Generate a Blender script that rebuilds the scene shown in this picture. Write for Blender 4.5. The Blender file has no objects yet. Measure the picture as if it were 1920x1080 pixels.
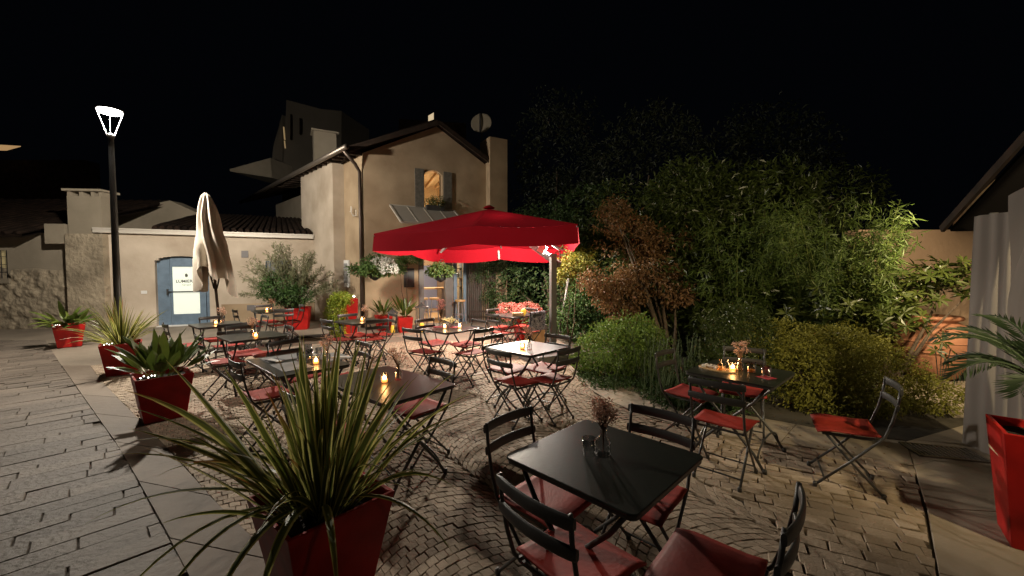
import bpy, bmesh, math, random
from math import sin, cos, pi, radians as R
from mathutils import Vector, Matrix, noise
random.seed(7)
SC = bpy.context.scene
COL = SC.collection
# ------------------------------------------------------------------ camera
cd = bpy.data.cameras.new('camera'); cam = bpy.data.objects.new('camera', cd); COL.objects.link(cam)
cam.location = (0, 0, 1.67); cam.rotation_euler = (R(90 - 2.45), 0, 0)
cd.sensor_width = 36; cd.lens = 36 * 755 / 1920; cd.clip_start = .05; cd.clip_end = 400
SC.camera = cam
# ------------------------------------------------------------------ night world
w = bpy.data.worlds.new('World'); SC.world = w; w.use_nodes = True
bg = w.node_tree.nodes['Background']; bg.inputs[0].default_value = (.25, .32, .5, 1); bg.inputs[1].default_value = .0025
SC.view_settings.view_transform = 'Standard'; SC.view_settings.look = 'None'
SC.view_settings.exposure = .12; SC.view_settings.gamma = 1
SC.cycles.max_bounces = 5; SC.cycles.transparent_max_bounces = 12; SC.cycles.sample_clamp_indirect = 3
SC.cycles.use_denoising = True
P_STREET, P_PARASOL, P_ROOM, P_SECOND, P_FLOOD = 1650, 60, 300, 45, 560

def lamp(name, loc, power, color, radius, parent=None, kind='POINT'):
    l = bpy.data.lights.new(name, kind); l.energy = power; l.color = color; l.shadow_soft_size = radius
    o = bpy.data.objects.new(name, l); COL.objects.link(o); o.location = loc
    if parent: o.parent = parent
    return o
# ------------------------------------------------------------------ materials
def mat(name, color, rough=.6, metal=0, var=0, vscale=6, bump=0, bscale=20, spec=.5, island=0, emit=None, estr=0, color2=None, bdist=.02, coat=0, detail=5):
    m = bpy.data.materials.new(name); m.use_nodes = True
    nt = m.node_tree; N = nt.nodes; L = nt.links; p = N['Principled BSDF']
    p.inputs['Roughness'].default_value = rough; p.inputs['Metallic'].default_value = metal
    p.inputs['Specular IOR Level'].default_value = spec; p.inputs['Coat Weight'].default_value = coat
    c = (*color, 1); p.inputs['Base Color'].default_value = c
    if var or island or color2:
        tc = N.new('ShaderNodeTexCoord'); mix = N.new('ShaderNodeMixRGB'); mix.blend_type = 'MIX'
        c2 = color2 or tuple(min(1, x * (1 + (var or island) * 1.5)) for x in color)
        c1 = color if color2 else tuple(x * (1 - (var or island)) for x in color)
        mix.inputs[1].default_value = (*c1, 1); mix.inputs[2].default_value = (*c2, 1)
        nz = N.new('ShaderNodeTexNoise'); nz.inputs['Scale'].default_value = vscale; nz.inputs['Detail'].default_value = detail
        L.new(tc.outputs['Object'], nz.inputs[0])
        rp = N.new('ShaderNodeMapRange'); rp.inputs[1].default_value = .3; rp.inputs[2].default_value = .7
        L.new(nz.outputs[0], rp.inputs[0])
        if island:
            g = N.new('ShaderNodeNewGeometry'); ad = N.new('ShaderNodeMath'); ad.operation = 'ADD'
            m1 = N.new('ShaderNodeMath'); m1.operation = 'MULTIPLY'; m1.inputs[1].default_value = .65
            m2 = N.new('ShaderNodeMath'); m2.operation = 'MULTIPLY'; m2.inputs[1].default_value = .35
            L.new(g.outputs['Random Per Island'], m1.inputs[0]); L.new(rp.outputs[0], m2.inputs[0])
            L.new(m1.outputs[0], ad.inputs[0]); L.new(m2.outputs[0], ad.inputs[1]); L.new(ad.outputs[0], mix.inputs[0])
        else: L.new(rp.outputs[0], mix.inputs[0])
        L.new(mix.outputs[0], p.inputs['Base Color'])
    if bump:
        tc2 = N.new('ShaderNodeTexCoord'); n2 = N.new('ShaderNodeTexNoise'); n2.inputs['Scale'].default_value = bscale; n2.inputs['Detail'].default_value = 6
        b = N.new('ShaderNodeBump'); b.inputs['Strength'].default_value = bump; b.inputs['Distance'].default_value = bdist
        L.new(tc2.outputs['Object'], n2.inputs[0]); L.new(n2.outputs[0], b.inputs['Height']); L.new(b.outputs[0], p.inputs['Normal'])
    if emit:
        p.inputs['Emission Color'].default_value = (*emit, 1); p.inputs['Emission Strength'].default_value = estr
    return m
def leafmat(name, c1, c2, rough=.6, trans=.25):
    m = mat(name, c1, rough, color2=c2, island=.5, vscale=2.5)
    nt = m.node_tree; N = nt.nodes; L = nt.links; p = N['Principled BSDF']
    t = N.new('ShaderNodeBsdfTranslucent'); mx = N.new('ShaderNodeMixShader'); mx.inputs[0].default_value = trans
    L.new(p.inputs['Base Color'].links[0].from_socket, t.inputs[0])
    L.new(p.outputs[0], mx.inputs[1]); L.new(t.outputs[0], mx.inputs[2]); L.new(mx.outputs[0], N['Material Output'].inputs[0])
    return m
def glassmat(name, tint=(.95, .95, .95), amt=.22):
    m = bpy.data.materials.new(name); m.use_nodes = True; nt = m.node_tree; N = nt.nodes; L = nt.links
    N.remove(N['Principled BSDF']); t = N.new('ShaderNodeBsdfTransparent'); t.inputs[0].default_value = (*tint, 1)
    g = N.new('ShaderNodeBsdfGlossy'); g.inputs['Roughness'].default_value = .06
    lw = N.new('ShaderNodeLayerWeight'); lw.inputs[0].default_value = .35
    ad = N.new('ShaderNodeMath'); ad.operation = 'ADD'; ad.inputs[1].default_value = amt; ad.use_clamp = True
    mx = N.new('ShaderNodeMixShader'); L.new(lw.outputs['Facing'], ad.inputs[0])
    sc_ = N.new('ShaderNodeMath'); sc_.operation = 'MULTIPLY'; sc_.inputs[1].default_value = .7; L.new(ad.outputs[0], sc_.inputs[0])
    L.new(sc_.outputs[0], mx.inputs[0]); L.new(t.outputs[0], mx.inputs[1]); L.new(g.outputs[0], mx.inputs[2]); L.new(mx.outputs[0], N['Material Output'].inputs[0])
    return m
def strapmat(name, green, edge, dry=(.28, .12, .03)):
    m = mat(name, green, .42); nt = m.node_tree; N = nt.nodes; L = nt.links; p = N['Principled BSDF']
    uv = N.new('ShaderNodeUVMap'); sx = N.new('ShaderNodeSeparateXYZ'); L.new(uv.outputs[0], sx.inputs[0])
    a = N.new('ShaderNodeMath'); a.operation = 'SUBTRACT'; a.inputs[1].default_value = .5
    b = N.new('ShaderNodeMath'); b.operation = 'ABSOLUTE'; L.new(sx.outputs[0], a.inputs[0]); L.new(a.outputs[0], b.inputs[0])
    mr = N.new('ShaderNodeMapRange'); mr.inputs[1].default_value = .27; mr.inputs[2].default_value = .36; L.new(b.outputs[0], mr.inputs[0])
    g = N.new('ShaderNodeNewGeometry'); m1 = N.new('ShaderNodeMixRGB'); m1.inputs[1].default_value = (*green, 1); m1.inputs[2].default_value = (green[0] * 2.2, green[1] * 1.8, green[2] * 1.5, 1)
    L.new(g.outputs['Random Per Island'], m1.inputs[0])
    mx = N.new('ShaderNodeMixRGB'); L.new(mr.outputs[0], mx.inputs[0]); L.new(m1.outputs[0], mx.inputs[1]); mx.inputs[2].default_value = (*edge, 1)
    # dry tips on some leaves
    t1 = N.new('ShaderNodeMath'); t1.operation = 'MULTIPLY'; L.new(g.outputs['Random Per Island'], t1.inputs[0]); L.new(sx.outputs[1], t1.inputs[1])
    t2 = N.new('ShaderNodeMapRange'); t2.inputs[1].default_value = .6; t2.inputs[2].default_value = .85; L.new(t1.outputs[0], t2.inputs[0])
    m3 = N.new('ShaderNodeMixRGB'); L.new(t2.outputs[0], m3.inputs[0]); L.new(mx.outputs[0], m3.inputs[1]); m3.inputs[2].default_value = (*dry, 1)
    L.new(m3.outputs[0], p.inputs['Base Color'])
    t = N.new('ShaderNodeBsdfTranslucent'); L.new(m3.outputs[0], t.inputs[0]); ms = N.new('ShaderNodeMixShader'); ms.inputs[0].default_value = .5
    L.new(p.outputs[0], ms.inputs[1]); L.new(t.outputs[0], ms.inputs[2]); L.new(ms.outputs[0], N['Material Output'].inputs[0])
    return m
M = {}
M['cobble'] = mat('cobble stone', (.24, .185, .13), .72, spec=.3, island=.35, color2=(.44, .35, .26), vscale=1.3, bump=.6, bscale=55, bdist=.01)
M['mortar'] = mat('mortar joints', (.085, .066, .048), .9, var=.3, bump=.4, bscale=40)
M['slab'] = mat('split stone slab', (.085, .07, .057), .62, spec=.35, island=.3, color2=(.17, .14, .112), vscale=1.6, bump=.6, bscale=26, bdist=.02)
M['band'] = mat('smooth stone', (.19, .15, .112), .7, color2=(.12, .093, .068), vscale=1.6, bump=.35, bscale=12, island=.2)
M['curb'] = mat('pale border stone', (.25, .205, .155), .65, color2=(.36, .30, .23), vscale=2.5, bump=.4, bscale=9, island=.2)
M['ground'] = mat('dark earth', (.05, .042, .03), .95, var=.4, vscale=1.2, bump=.6, bscale=10)
M['court'] = mat('court stone', (.15, .125, .095), .7, color2=(.24, .2, .155), vscale=1.1, bump=.5, bscale=7)
M['soil'] = mat('potting soil', (.018, .012, .008), 1, bump=1, bscale=60)
M['plaster'] = mat('warm plaster', (.285, .205, .125), .9, detail=9, color2=(.43, .325, .21), vscale=1.5, bump=.2, bscale=18)
M['plaster_w'] = mat('annex plaster', (.37, .30, .225), .9, detail=9, color2=(.56, .48, .385), vscale=1.2, bump=.2, bscale=18)
M['plaster_old'] = mat('old rough plaster', (.20, .165, .115), .95, color2=(.42, .35, .25), vscale=1.6, bump=1, bscale=7, bdist=.07)
M['plaster_grey'] = mat('old grey plaster', (.24, .205, .15), .95, color2=(.34, .29, .22), vscale=1.0, bump=.3, bscale=6)
M['pink_wall'] = mat('pink wall', (.66, .47, .33), .9, color2=(.55, .38, .26), vscale=2, bump=.35, bscale=16, bdist=.03)
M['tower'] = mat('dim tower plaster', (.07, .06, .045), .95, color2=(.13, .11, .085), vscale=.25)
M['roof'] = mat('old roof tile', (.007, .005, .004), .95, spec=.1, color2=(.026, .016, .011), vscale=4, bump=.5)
M['wood_dark'] = mat('dark rafters', (.03, .018, .011), .7, var=.4)
M['wood_pale'] = mat('eave timber', (.30, .19, .10), .7, var=.3, vscale=5)
M['gutter'] = mat('gutter metal', (.22, .19, .16), .4, metal=.7)
M['gutter_w'] = mat('pale gutter', (.5, .46, .40), .5, metal=.3)
M['pipe'] = mat('brown pipe', (.10, .075, .06), .4, metal=.6)
M['metal'] = mat('charcoal paint', (.045, .044, .043), .38, var=.2, bump=.05, bscale=90, spec=.6)
M['metal_grey'] = mat('grey paint', (.13, .125, .12), .45, var=.1)
M['top'] = mat('tabletop paint', (.017, .019, .015), .34, var=.25, vscale=3, bump=.03, bscale=60, spec=.5)
M['seat'] = mat('red seat leatherette', (.30, .026, .018), .6, var=.2, vscale=12, bump=.1, bscale=60, spec=.35)
M['planter'] = mat('red lacquer', (.32, .008, .006), .5, var=.25, vscale=5, bump=.12, bscale=14, spec=.3)
M['door'] = mat('blue grey door', (.13, .19, .26), .5, var=.12)
M['frost'] = mat('lit frosted pane', (.7, .75, .7), .4, emit=(.95, 1, .82), estr=.42)
M['ink'] = mat('gold grey lettering', (.10, .10, .08), .5)
M['white'] = mat('white paint', (.7, .7, .68), .5)
M['grey'] = mat('grey plate', (.16, .15, .15), .5)
M['black'] = mat('blackboard', (.01, .011, .012), .5)
M['chalk'] = mat('chalk', (.5, .5, .48), .9)
M['shutter'] = mat('grey shutter', (.13, .12, .10), .7, var=.2, vscale=14)
M['canopy'] = None
M['cream'] = mat('cream canvas', (.56, .50, .42), .85, var=.1, vscale=3, bump=.25, bscale=7)
M['strut'] = mat('bronze pole', (.035, .025, .018), .45, metal=.4)
M['glass'] = glassmat('clear glass')
M['glass_smoke'] = glassmat('window glass', (.85, .88, .86), .05)
M['glass_amber'] = glassmat('amber candle glass', (1, .72, .42), .1)
M['flame'] = mat('flame', (1, .7, .3), .5, emit=(1, .72, .40), estr=20)
M['wax'] = mat('warm wax', (.8, .6, .4), .5, emit=(1, .45, .14), estr=2.2)
M['bulb'] = mat('lit bulb', (1, 1, 1), .5, emit=(1, .95, .85), estr=6)
M['lampglow'] = mat('lamp glow', (1, 1, 1), .5, emit=(1, .97, .9), estr=25)
M['lampbar'] = mat('lamp glass edge', (1, 1, 1), .5, emit=(1, .93, .82), estr=1.3)
M['window_lit'] = mat('lit window', (.8, .7, .5), .5, emit=(1, .78, .48), estr=.55)
M['tower_lit'] = mat('lit tower slit', (.8, .7, .5), .5, emit=(1, .66, .28), estr=.16)
M['dryflower'] = leafmat('dried pink flower', (.56, .34, .25), (.80, .54, .42))
M['pinkflower'] = leafmat('pink flower', (.60, .22, .20), (.75, .38, .36))
M['hydrangea'] = leafmat('rust hydrangea', (.40, .10, .08), (.62, .22, .18))
M['whiteflower'] = leafmat('white flower', (.75, .75, .70), (.85, .85, .8), trans=.1)
M['lily'] = leafmat('cream lily', (.75, .70, .48), (.85, .82, .6), trans=.2)
M['stem'] = mat('brown stem', (.10, .055, .03), .8)
M['bark'] = mat('bark', (.09, .065, .045), .95, var=.4, bump=.8, bscale=30)
M['terracotta'] = mat('terracotta', (.36, .15, .08), .8, color2=(.46, .21, .12), vscale=3, bump=.2, bscale=18)
M['oak'] = mat('pale oak', (.42, .26, .11), .5, color2=(.55, .36, .17), vscale=8)
M['room'] = mat('inside wall', (.55, .38, .22), .8, var=.1)
M['room_blue'] = mat('inside blue panel', (.22, .25, .36), .6)
M['steel'] = mat('brushed steel', (.30, .31, .36), .35, metal=.6)
M['orange'] = mat('orange drink', (.75, .22, .02), .3)
M['yellow'] = mat('yellow pillar candle', (.75, .45, .05), .5, emit=(1, .55, .05), estr=.5)
M['coaster'] = mat('red coaster', (.35, .03, .05), .7)
M['paper'] = mat('grey menu card', (.25, .25, .25), .7)
M['paper_white'] = mat('white napkin', (.65, .63, .6), .8)
M['blanket'] = mat('patterned blanket', (.04, .04, .08), .9, color2=(.5, .46, .5), vscale=32, detail=1)
M['strap'] = mat('pale strap', (.55, .47, .28), .8, var=.2)
M['bottle_y'] = mat('yellow bottle', (.7, .45, .03), .3)
M['bottle_b'] = mat('blue bottle', (.03, .12, .5), .3)
M['bottle_w'] = mat('white jar', (.6, .6, .55), .3)
# canvas red: diffuse + translucent
def canvas(name, c, tr=.3):
    m = mat(name, c, .85, bump=.2, bscale=6, bdist=.04, spec=.08); nt = m.node_tree; N = nt.nodes; L = nt.links
    t = N.new('ShaderNodeBsdfTranslucent'); t.inputs[0].default_value = (*c, 1); mx = N.new('ShaderNodeMixShader'); mx.inputs[0].default_value = tr
    L.new(N['Principled BSDF'].outputs[0], mx.inputs[1]); L.new(t.outputs[0], mx.inputs[2]); L.new(mx.outputs[0], N['Material Output'].inputs[0])
    return m
M['canopy'] = canvas('red canvas', (.25, .005, .012), .015)
M['sheer'] = canvas('grey sheer fabric', (.34, .31, .29), .35)
G = {
 'bush': leafmat('bright bush leaf', (.10, .17, .03), (.26, .38, .08)),
 'cover': leafmat('ground ivy leaf', (.03, .06, .012), (.07, .13, .03)),
 'rosemary': leafmat('rosemary leaf', (.035, .06, .02), (.08, .12, .05)),
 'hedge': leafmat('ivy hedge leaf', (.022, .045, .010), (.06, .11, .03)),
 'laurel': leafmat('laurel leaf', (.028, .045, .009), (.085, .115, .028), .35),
 'maple': leafmat('copper maple leaf', (.13, .065, .022), (.30, .17, .075)),
 'bamboo': leafmat('bamboo leaf', (.04, .075, .008), (.11, .16, .028)),
 'broad': leafmat('rhododendron leaf', (.03, .05, .008), (.10, .12, .025), .35),
 'gold': leafmat('golden shrub leaf', (.13, .135, .016), (.32, .31, .055)),
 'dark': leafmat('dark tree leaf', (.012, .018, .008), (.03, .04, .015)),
 'olive': leafmat('oleander leaf', (.15, .16, .085), (.30, .30, .17)),
 'olive_green': leafmat('camellia leaf', (.03, .07, .015), (.07, .14, .03)),
 'lime': leafmat('lime trailing leaf', (.16, .24, .015), (.36, .42, .04)),
 'basket': leafmat('basket leaf', (.05, .10, .02), (.13, .22, .05)),
 'aspi': leafmat('aspidistra leaf', (.035, .075, .012), (.14, .17, .03), .35),
 'vine': leafmat('yellow vine leaf', (.16, .16, .02), (.28, .26, .04)),
 'palm': leafmat('palm leaflet', (.02, .04, .015), (.045, .075, .025)),
 'phorm': strapmat('variegated strap leaf', (.06, .085, .018), (.52, .48, .16)),
}
M.update({k: v for k, v in G.items() if k not in M})
# ------------------------------------------------------------------ mesh helpers
class MB:
    def __init__(s): s.v = []; s.f = []; s.uv = None
    def face(s, pts):
        i = len(s.v); s.v += [tuple(p) for p in pts]; s.f.append(tuple(range(i, i + len(pts)))); return s
    def box(s, c, size, rz=0, rot=None):
        x, y, z = [a / 2 for a in size]; m = rot or Matrix.Rotation(rz, 3, 'Z'); c = Vector(c); i = len(s.v)
        for p in ((-x,-y,-z),(x,-y,-z),(x,y,-z),(-x,y,-z),(-x,-y,z),(x,-y,z),(x,y,z),(-x,y,z)): s.v.append(tuple(c + m @ Vector(p)))
        for f in ((0,3,2,1),(4,5,6,7),(0,1,5,4),(1,2,6,5),(2,3,7,6),(3,0,4,7)): s.f.append(tuple(i + k for k in f))
        return s
    def bar(s, a, b, w, h):
        a = Vector(a); b = Vector(b); d = b - a; q = d.to_track_quat('Y', 'Z').to_matrix()
        return s.box((a + b) / 2, (w, d.length, h), rot=q)
    def tube(s, pts, r, n=8, cap=True):
        pts = [Vector(p) for p in pts]; m = len(pts); rs = r if isinstance(r, (list, tuple)) else [r] * m; i0 = len(s.v)
        d0 = (pts[1] - pts[0]).normalized(); u = d0.orthogonal().normalized()
        for k, p in enumerate(pts):
            d = (pts[min(k + 1, m - 1)] - pts[max(k - 1, 0)]).normalized()
            u = (u - d * u.dot(d)).normalized(); v = d.cross(u)
            for j in range(n):
                a = 2 * pi * j / n; s.v.append(tuple(p + (u * cos(a) + v * sin(a)) * rs[k]))
        for k in range(m - 1):
            for j in range(n):
                a = i0 + k * n; s.f.append((a + j, a + (j + 1) % n, a + n + (j + 1) % n, a + n + j))
        if cap:
            s.f.append(tuple(i0 + j for j in reversed(range(n)))); s.f.append(tuple(i0 + (m - 1) * n + j for j in range(n)))
        return s
    def lathe(s, prof, n=20, c=(0, 0, 0), close=True):
        i0 = len(s.v); m = len(prof); c = Vector(c)
        for r, z in prof:
            for j in range(n): s.v.append(tuple(c + Vector((r * cos(2*pi*j/n), r * sin(2*pi*j/n), z))))
        for k in range(m - 1):
            for j in range(n):
                a = i0 + k * n; s.f.append((a + j, a + (j + 1) % n, a + n + (j + 1) % n, a + n + j))
        if close:
            s.f.append(tuple(i0 + j for j in reversed(range(n)))); s.f.append(tuple(i0 + (m - 1) * n + j for j in range(n)))
        return s
    def prism(s, poly, z0, z1):
        i = len(s.v); n = len(poly)
        for z in (z0, z1):
            for p in poly: s.v.append((p[0], p[1], z))
        s.f.append(tuple(i + k for k in reversed(range(n)))); s.f.append(tuple(i + n + k for k in range(n)))
        for k in range(n): s.f.append((i + k, i + (k + 1) % n, i + n + (k + 1) % n, i + n + k))
        return s
    def grid(s, fn, nu, nv, thick=0):
        i0 = len(s.v)
        for a in range(nu + 1):
            for b in range(nv + 1): s.v.append(tuple(fn(a / nu, b / nv)))
        for a in range(nu):
            for b in range(nv):
                q = i0 + a * (nv + 1) + b; s.f.append((q, q + nv + 1, q + nv + 2, q + 1))
        return s
    def build(s, name, m, parent=None, smooth=False, label=None, bevel=0, solid=0):
        me = bpy.data.meshes.new(name); me.from_pydata(s.v, [], s.f)
        if s.uv:
            l = me.uv_layers.new(name='UVMap')
            flat = [0.0] * (2 * len(me.loops))
            for k, lp in enumerate(me.loops): flat[2*k], flat[2*k+1] = s.uv[lp.vertex_index]
            l.data.foreach_set('uv', flat)
        me.materials.append(m); o = bpy.data.objects.new(name, me); COL.objects.link(o)
        if smooth: me.polygons.foreach_set('use_smooth', [True] * len(me.polygons))
        if parent: o.parent = parent
        if label: o['label'] = label
        if solid:
            md = o.modifiers.new('solid', 'SOLIDIFY'); md.thickness = solid
        if bevel:
            md = o.modifiers.new('bevel', 'BEVEL'); md.width = bevel; md.segments = 2; md.limit_method = 'ANGLE'
        return o
def thing(name, label, cat, loc=(0, 0, 0), rz=0, group=None):
    o = bpy.data.objects.new(name, None); COL.objects.link(o); o.location = loc; o.rotation_euler = (0, 0, rz)
    o['label'] = label; o['category'] = cat; o.empty_display_size = .1
    if group: o['group'] = group
    return o
def tag(o, label, cat, group=None):
    o['label'] = label; o['category'] = cat
    if group: o['group'] = group
    return o
def setting(o, kind='structure'): o['kind'] = kind; return o
def dup(root, loc, rz, label=None, scale=1):
    def cp(o, par):
        c = o.copy(); COL.objects.link(c)
        if par: c.parent = par
        for ch in o.children: cp(ch, c)
        return c
    r = cp(root, None); r.location = loc; r.rotation_euler = (0, 0, rz)
    if scale != 1: r.scale = (scale,) * 3
    if label: r['label'] = label
    return r
def at(u, v, Y):
    """world point seen at photo pixel (u,v) at distance Y in front of the camera"""
    cp, sp = cos(R(2.45)), sin(R(2.45)); a = (u - 960) / 755; b = (v - 540) / 755
    d = Vector((a, cp - b * sp, -sp - b * cp)); return Vector((0, 0, 1.67)) + d * (Y / d.y)
# ------------------------------------------------------------------ foliage
def leaf_tri(v, f, p, d, n, l, w, bend=.25):
    """one folded leaf: base p, direction d, normal n"""
    s = d.cross(n)
    if s.length < 1e-4: return
    s = s.normalized() * w * .5; up = n * (w * bend); i = len(v)
    v += [tuple(p), tuple(p + d * l * .5 + s + up), tuple(p + d * l - n * l * .12), tuple(p + d * l * .5 - s + up)]
    f += [(i, i + 1, i + 2), (i, i + 2, i + 3)]
def rdir():
    z = random.uniform(-1, 1); a = random.uniform(0, 2 * pi); q = math.sqrt(1 - z * z); return Vector((q * cos(a), q * sin(a), z))
def crown(mb, blobs, n, size, asp=.45, droop=.2, gap=.0, shell=.45, gs=1.3, spiky=0, clump=5):
    """leaves in little clumps through a set of ellipsoids (x,y,z,rx,ry,rz)"""
    wts = [b[3] * b[4] + b[4] * b[5] + b[3] * b[5] for b in blobs]; done = 0; tries = 0
    seed = Vector((random.uniform(0, 99),) * 3)
    while done < n and tries < n * 6:
        tries += 1
        b = random.choices(blobs, wts)[0]; d = rdir(); rr = shell + (1 - shell) * random.random() ** .6
        lump = 1 + .28 * noise.noise(d * 2.1 + seed + Vector((b[0], b[1], b[2])))
        p = Vector((b[0] + d.x * b[3] * rr * lump, b[1] + d.y * b[4] * rr * lump, b[2] + d.z * b[5] * rr * lump))
        if p.z < .02: continue
        if gap and noise.noise(p * gs + seed) < gap - .5 + (0.25 * rr): continue
        for _ in range(clump):
            q = p + rdir() * size * 1.1; dd = (d * .6 + rdir() * .9 + Vector((0, 0, -droop + spiky))).normalized()
            nn = (d * .5 + Vector((0, 0, .7)) + rdir() * .6).normalized(); nn = (nn - dd * nn.dot(dd))
            if nn.length < .05: continue
            leaf_tri(mb.v, mb.f, q, dd, nn.normalized(), size * random.uniform(.7, 1.35), size * asp * random.uniform(.8, 1.2)); done += 1
def limbs(mb, base, tips, r0):
    base = Vector(base)
    for t in tips:
        t = Vector(t); m = base.lerp(t, .5) + Vector((random.uniform(-.1, .1), random.uniform(-.1, .1), random.uniform(0, .12)))
        q = base.lerp(t, .25) + Vector((random.uniform(-.05, .05), random.uniform(-.05, .05), 0.03))
        mb.tube([base, q, m, t], [r0, r0 * .75, r0 * .5, r0 * .2], 7)
def plant(name, label, cat, base, blobs, n, size, m, kw=None, tips=None, r0=.04, group=None, crown_name='crown', trunk='trunk'):
    t = thing(name, label, cat, base, 0, group); c = MB(); b0 = Vector(base)
    bl = [(b[0] - b0.x, b[1] - b0.y, b[2] - b0.z, *b[3:]) for b in blobs]
    crown(c, bl, n, size, **(kw or {})); c.build(crown_name, m, t)
    tr = MB(); limbs(tr, (0, 0, -.02), [Vector(q) - b0 for q in (tips or [b[:3] for b in blobs])], r0); tr.build(trunk, M['bark'], t, smooth=True)
    return t
def strap(mb, p, az, tilt, l, w, curl, n=9, twist=0):
    """long strap leaf with uv"""
    if mb.uv is None: mb.uv = []
    d = Vector((cos(az) * sin(tilt), sin(az) * sin(tilt), cos(tilt))); side = Vector((-sin(az), cos(az), 0)); p = Vector(p); i0 = len(mb.v)
    side = Matrix.Rotation(twist, 3, d) @ side
    for k in range(n + 1):
        t = k / n; ww = w * (.55 + .45 * min(1, t * 3)) * (1 - max(0, (t - .35) / .65) ** 1.8) + .001
        nn = side.cross(d).normalized()
        for q, u in ((-1, 0), (0, .5), (1, 1)):
            mb.v.append(tuple(p + side * q * ww * .5 + nn * (abs(q) * ww * .18))); mb.uv.append((u, t))
        if k < n:
            for q in (0, 1):
                a = i0 + k * 3 + q; mb.f.append((a, a + 1, a + 4, a + 3))
        p = p + d * (l / n); d = (d + Vector((cos(az) * .5, sin(az) * .5, -1)) * curl * (t + .15) / n * 2.2).normalized()
def broad(mb, p, az, tilt, l, w, curl, n=7, stalk=.3):
    d = Vector((cos(az) * sin(tilt), sin(az) * sin(tilt), cos(tilt))); side = Vector((-sin(az), cos(az), 0)); p = Vector(p); i0 = len(mb.v)
    for k in range(n + 1):
        t = k / n; ww = .006 if t < stalk else w * max(.02, sin(pi * ((t - stalk) / (1 - stalk)) ** .8)) ** .8
        nn = side.cross(d).normalized()
        for q in (-1, 0, 1): mb.v.append(tuple(p + side * q * ww * .5 + nn * (abs(q) * ww * .15)))
        if k < n:
            for q in (0, 1):
                a = i0 + k * 3 + q; mb.f.append((a, a + 1, a + 4, a + 3))
        p = p + d * (l / n); d = (d + Vector((cos(az) * .5, sin(az) * .5, -1)) * curl * t / n * 2.2).normalized()

# ================================================================== SETTING: GROUND
def inpoly(x, y, P):
    c = False; n = len(P)
    for i in range(n):
        x1, y1 = P[i]; x2, y2 = P[(i + 1) % n]
        if (y1 > y) != (y2 > y) and x < (x2 - x1) * (y - y1) / (y2 - y1) + x1: c = not c
    return c
g = MB(); g.face([(-70, -20, -.06), (70, -20, -.06), (70, 90, -.06), (-70, 90, -.06)]); setting(g.build('ground', M['ground']))
# polygons (metres, camera at origin looking +y)
PATH_LINE = [(-.35, .93), (-1.81, 2.17), (-3.54, 3.60), (-5.98, 5.5), (-7.9, 7.0)]      # edge of the slab path
BAND_IN = [(.55, .72), (-1.24, 2.16), (-2.06, 2.77), (-2.85, 3.41), (-6.12, 5.95), (-7.4, 7.0)]
CURB_IN = [(.95, 7.4), (1.0, 6.2), (1.13, 5.37), (1.38, 4.74), (1.64, 4.4), (1.95, 4.1), (2.24, 3.93), (2.54, 3.83), (2.82, 3.72), (3.1, 3.55), (3.42, 3.36)]
CURB_OUT = [(.98, 7.5), (1.08, 6.5), (1.6, 5.95), (1.95, 5.5), (2.25, 4.95), (2.6, 4.6), (3.0, 4.35), (3.3, 4.05), (3.83, 3.85)]
COB = [(-1.0, 1.9 - .0), (.55, .65), (1.05, .8), (3.42, 3.36)] + CURB_IN[::-1][1:] + [(.2, 7.3), (-1.2, 7.2), (-3.0, 8.6), (-4.6, 7.9), (-6.9, 6.75)] + BAND_IN[::-1][1:-1]
COB = [(.55, .72), (1.4, 1.1), (3.42, 3.36)] + CURB_IN[::-1][1:] + [(.3, 9.6), (-2.6, 9.4), (-4.3, 8.1), (-7.0, 7.3)] + BAND_IN[::-1]
b = MB(); b.prism([(-18, -2), (20, -2), (20, 17), (-18, 17)], -.05, -.012); setting(b.build('mortar_bed', M['mortar']))
def stone(mb, pts, h, j=.002, bev=.004, tilt=.004, jit=.003):
    c = Vector((sum(p[0] for p in pts) / len(pts), sum(p[1] for p in pts) / len(pts), 0)); n = len(pts); i = len(mb.v)
    tx, ty = random.uniform(-tilt, tilt) * 6, random.uniform(-tilt, tilt) * 6; rings = []
    base = []
    for p in pts:
        v = Vector((p[0], p[1], 0)) - c; v += Vector((random.uniform(-jit, jit), random.uniform(-jit, jit), 0)); L = max(v.length, .02); base.append(v * ((L - j) / L))
    for z, sh in ((-.02, 0), (h - bev, 0), (h, bev)):
        for v in base:
            L = max(v.length, .02); q = v * ((L - sh) / L); mb.v.append((c.x + q.x, c.y + q.y, z + (q.x * tx + q.y * ty if z > 0 else 0)))
    for k in range(n):
        a, b_ = i + k, i + (k + 1) % n
        mb.f.append((a, b_, b_ + n, a + n)); mb.f.append((a + n, b_ + n, b_ + 2*n, a + 2*n))
    mb.f.append(tuple(i + 2*n + k for k in range(n)))
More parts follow.
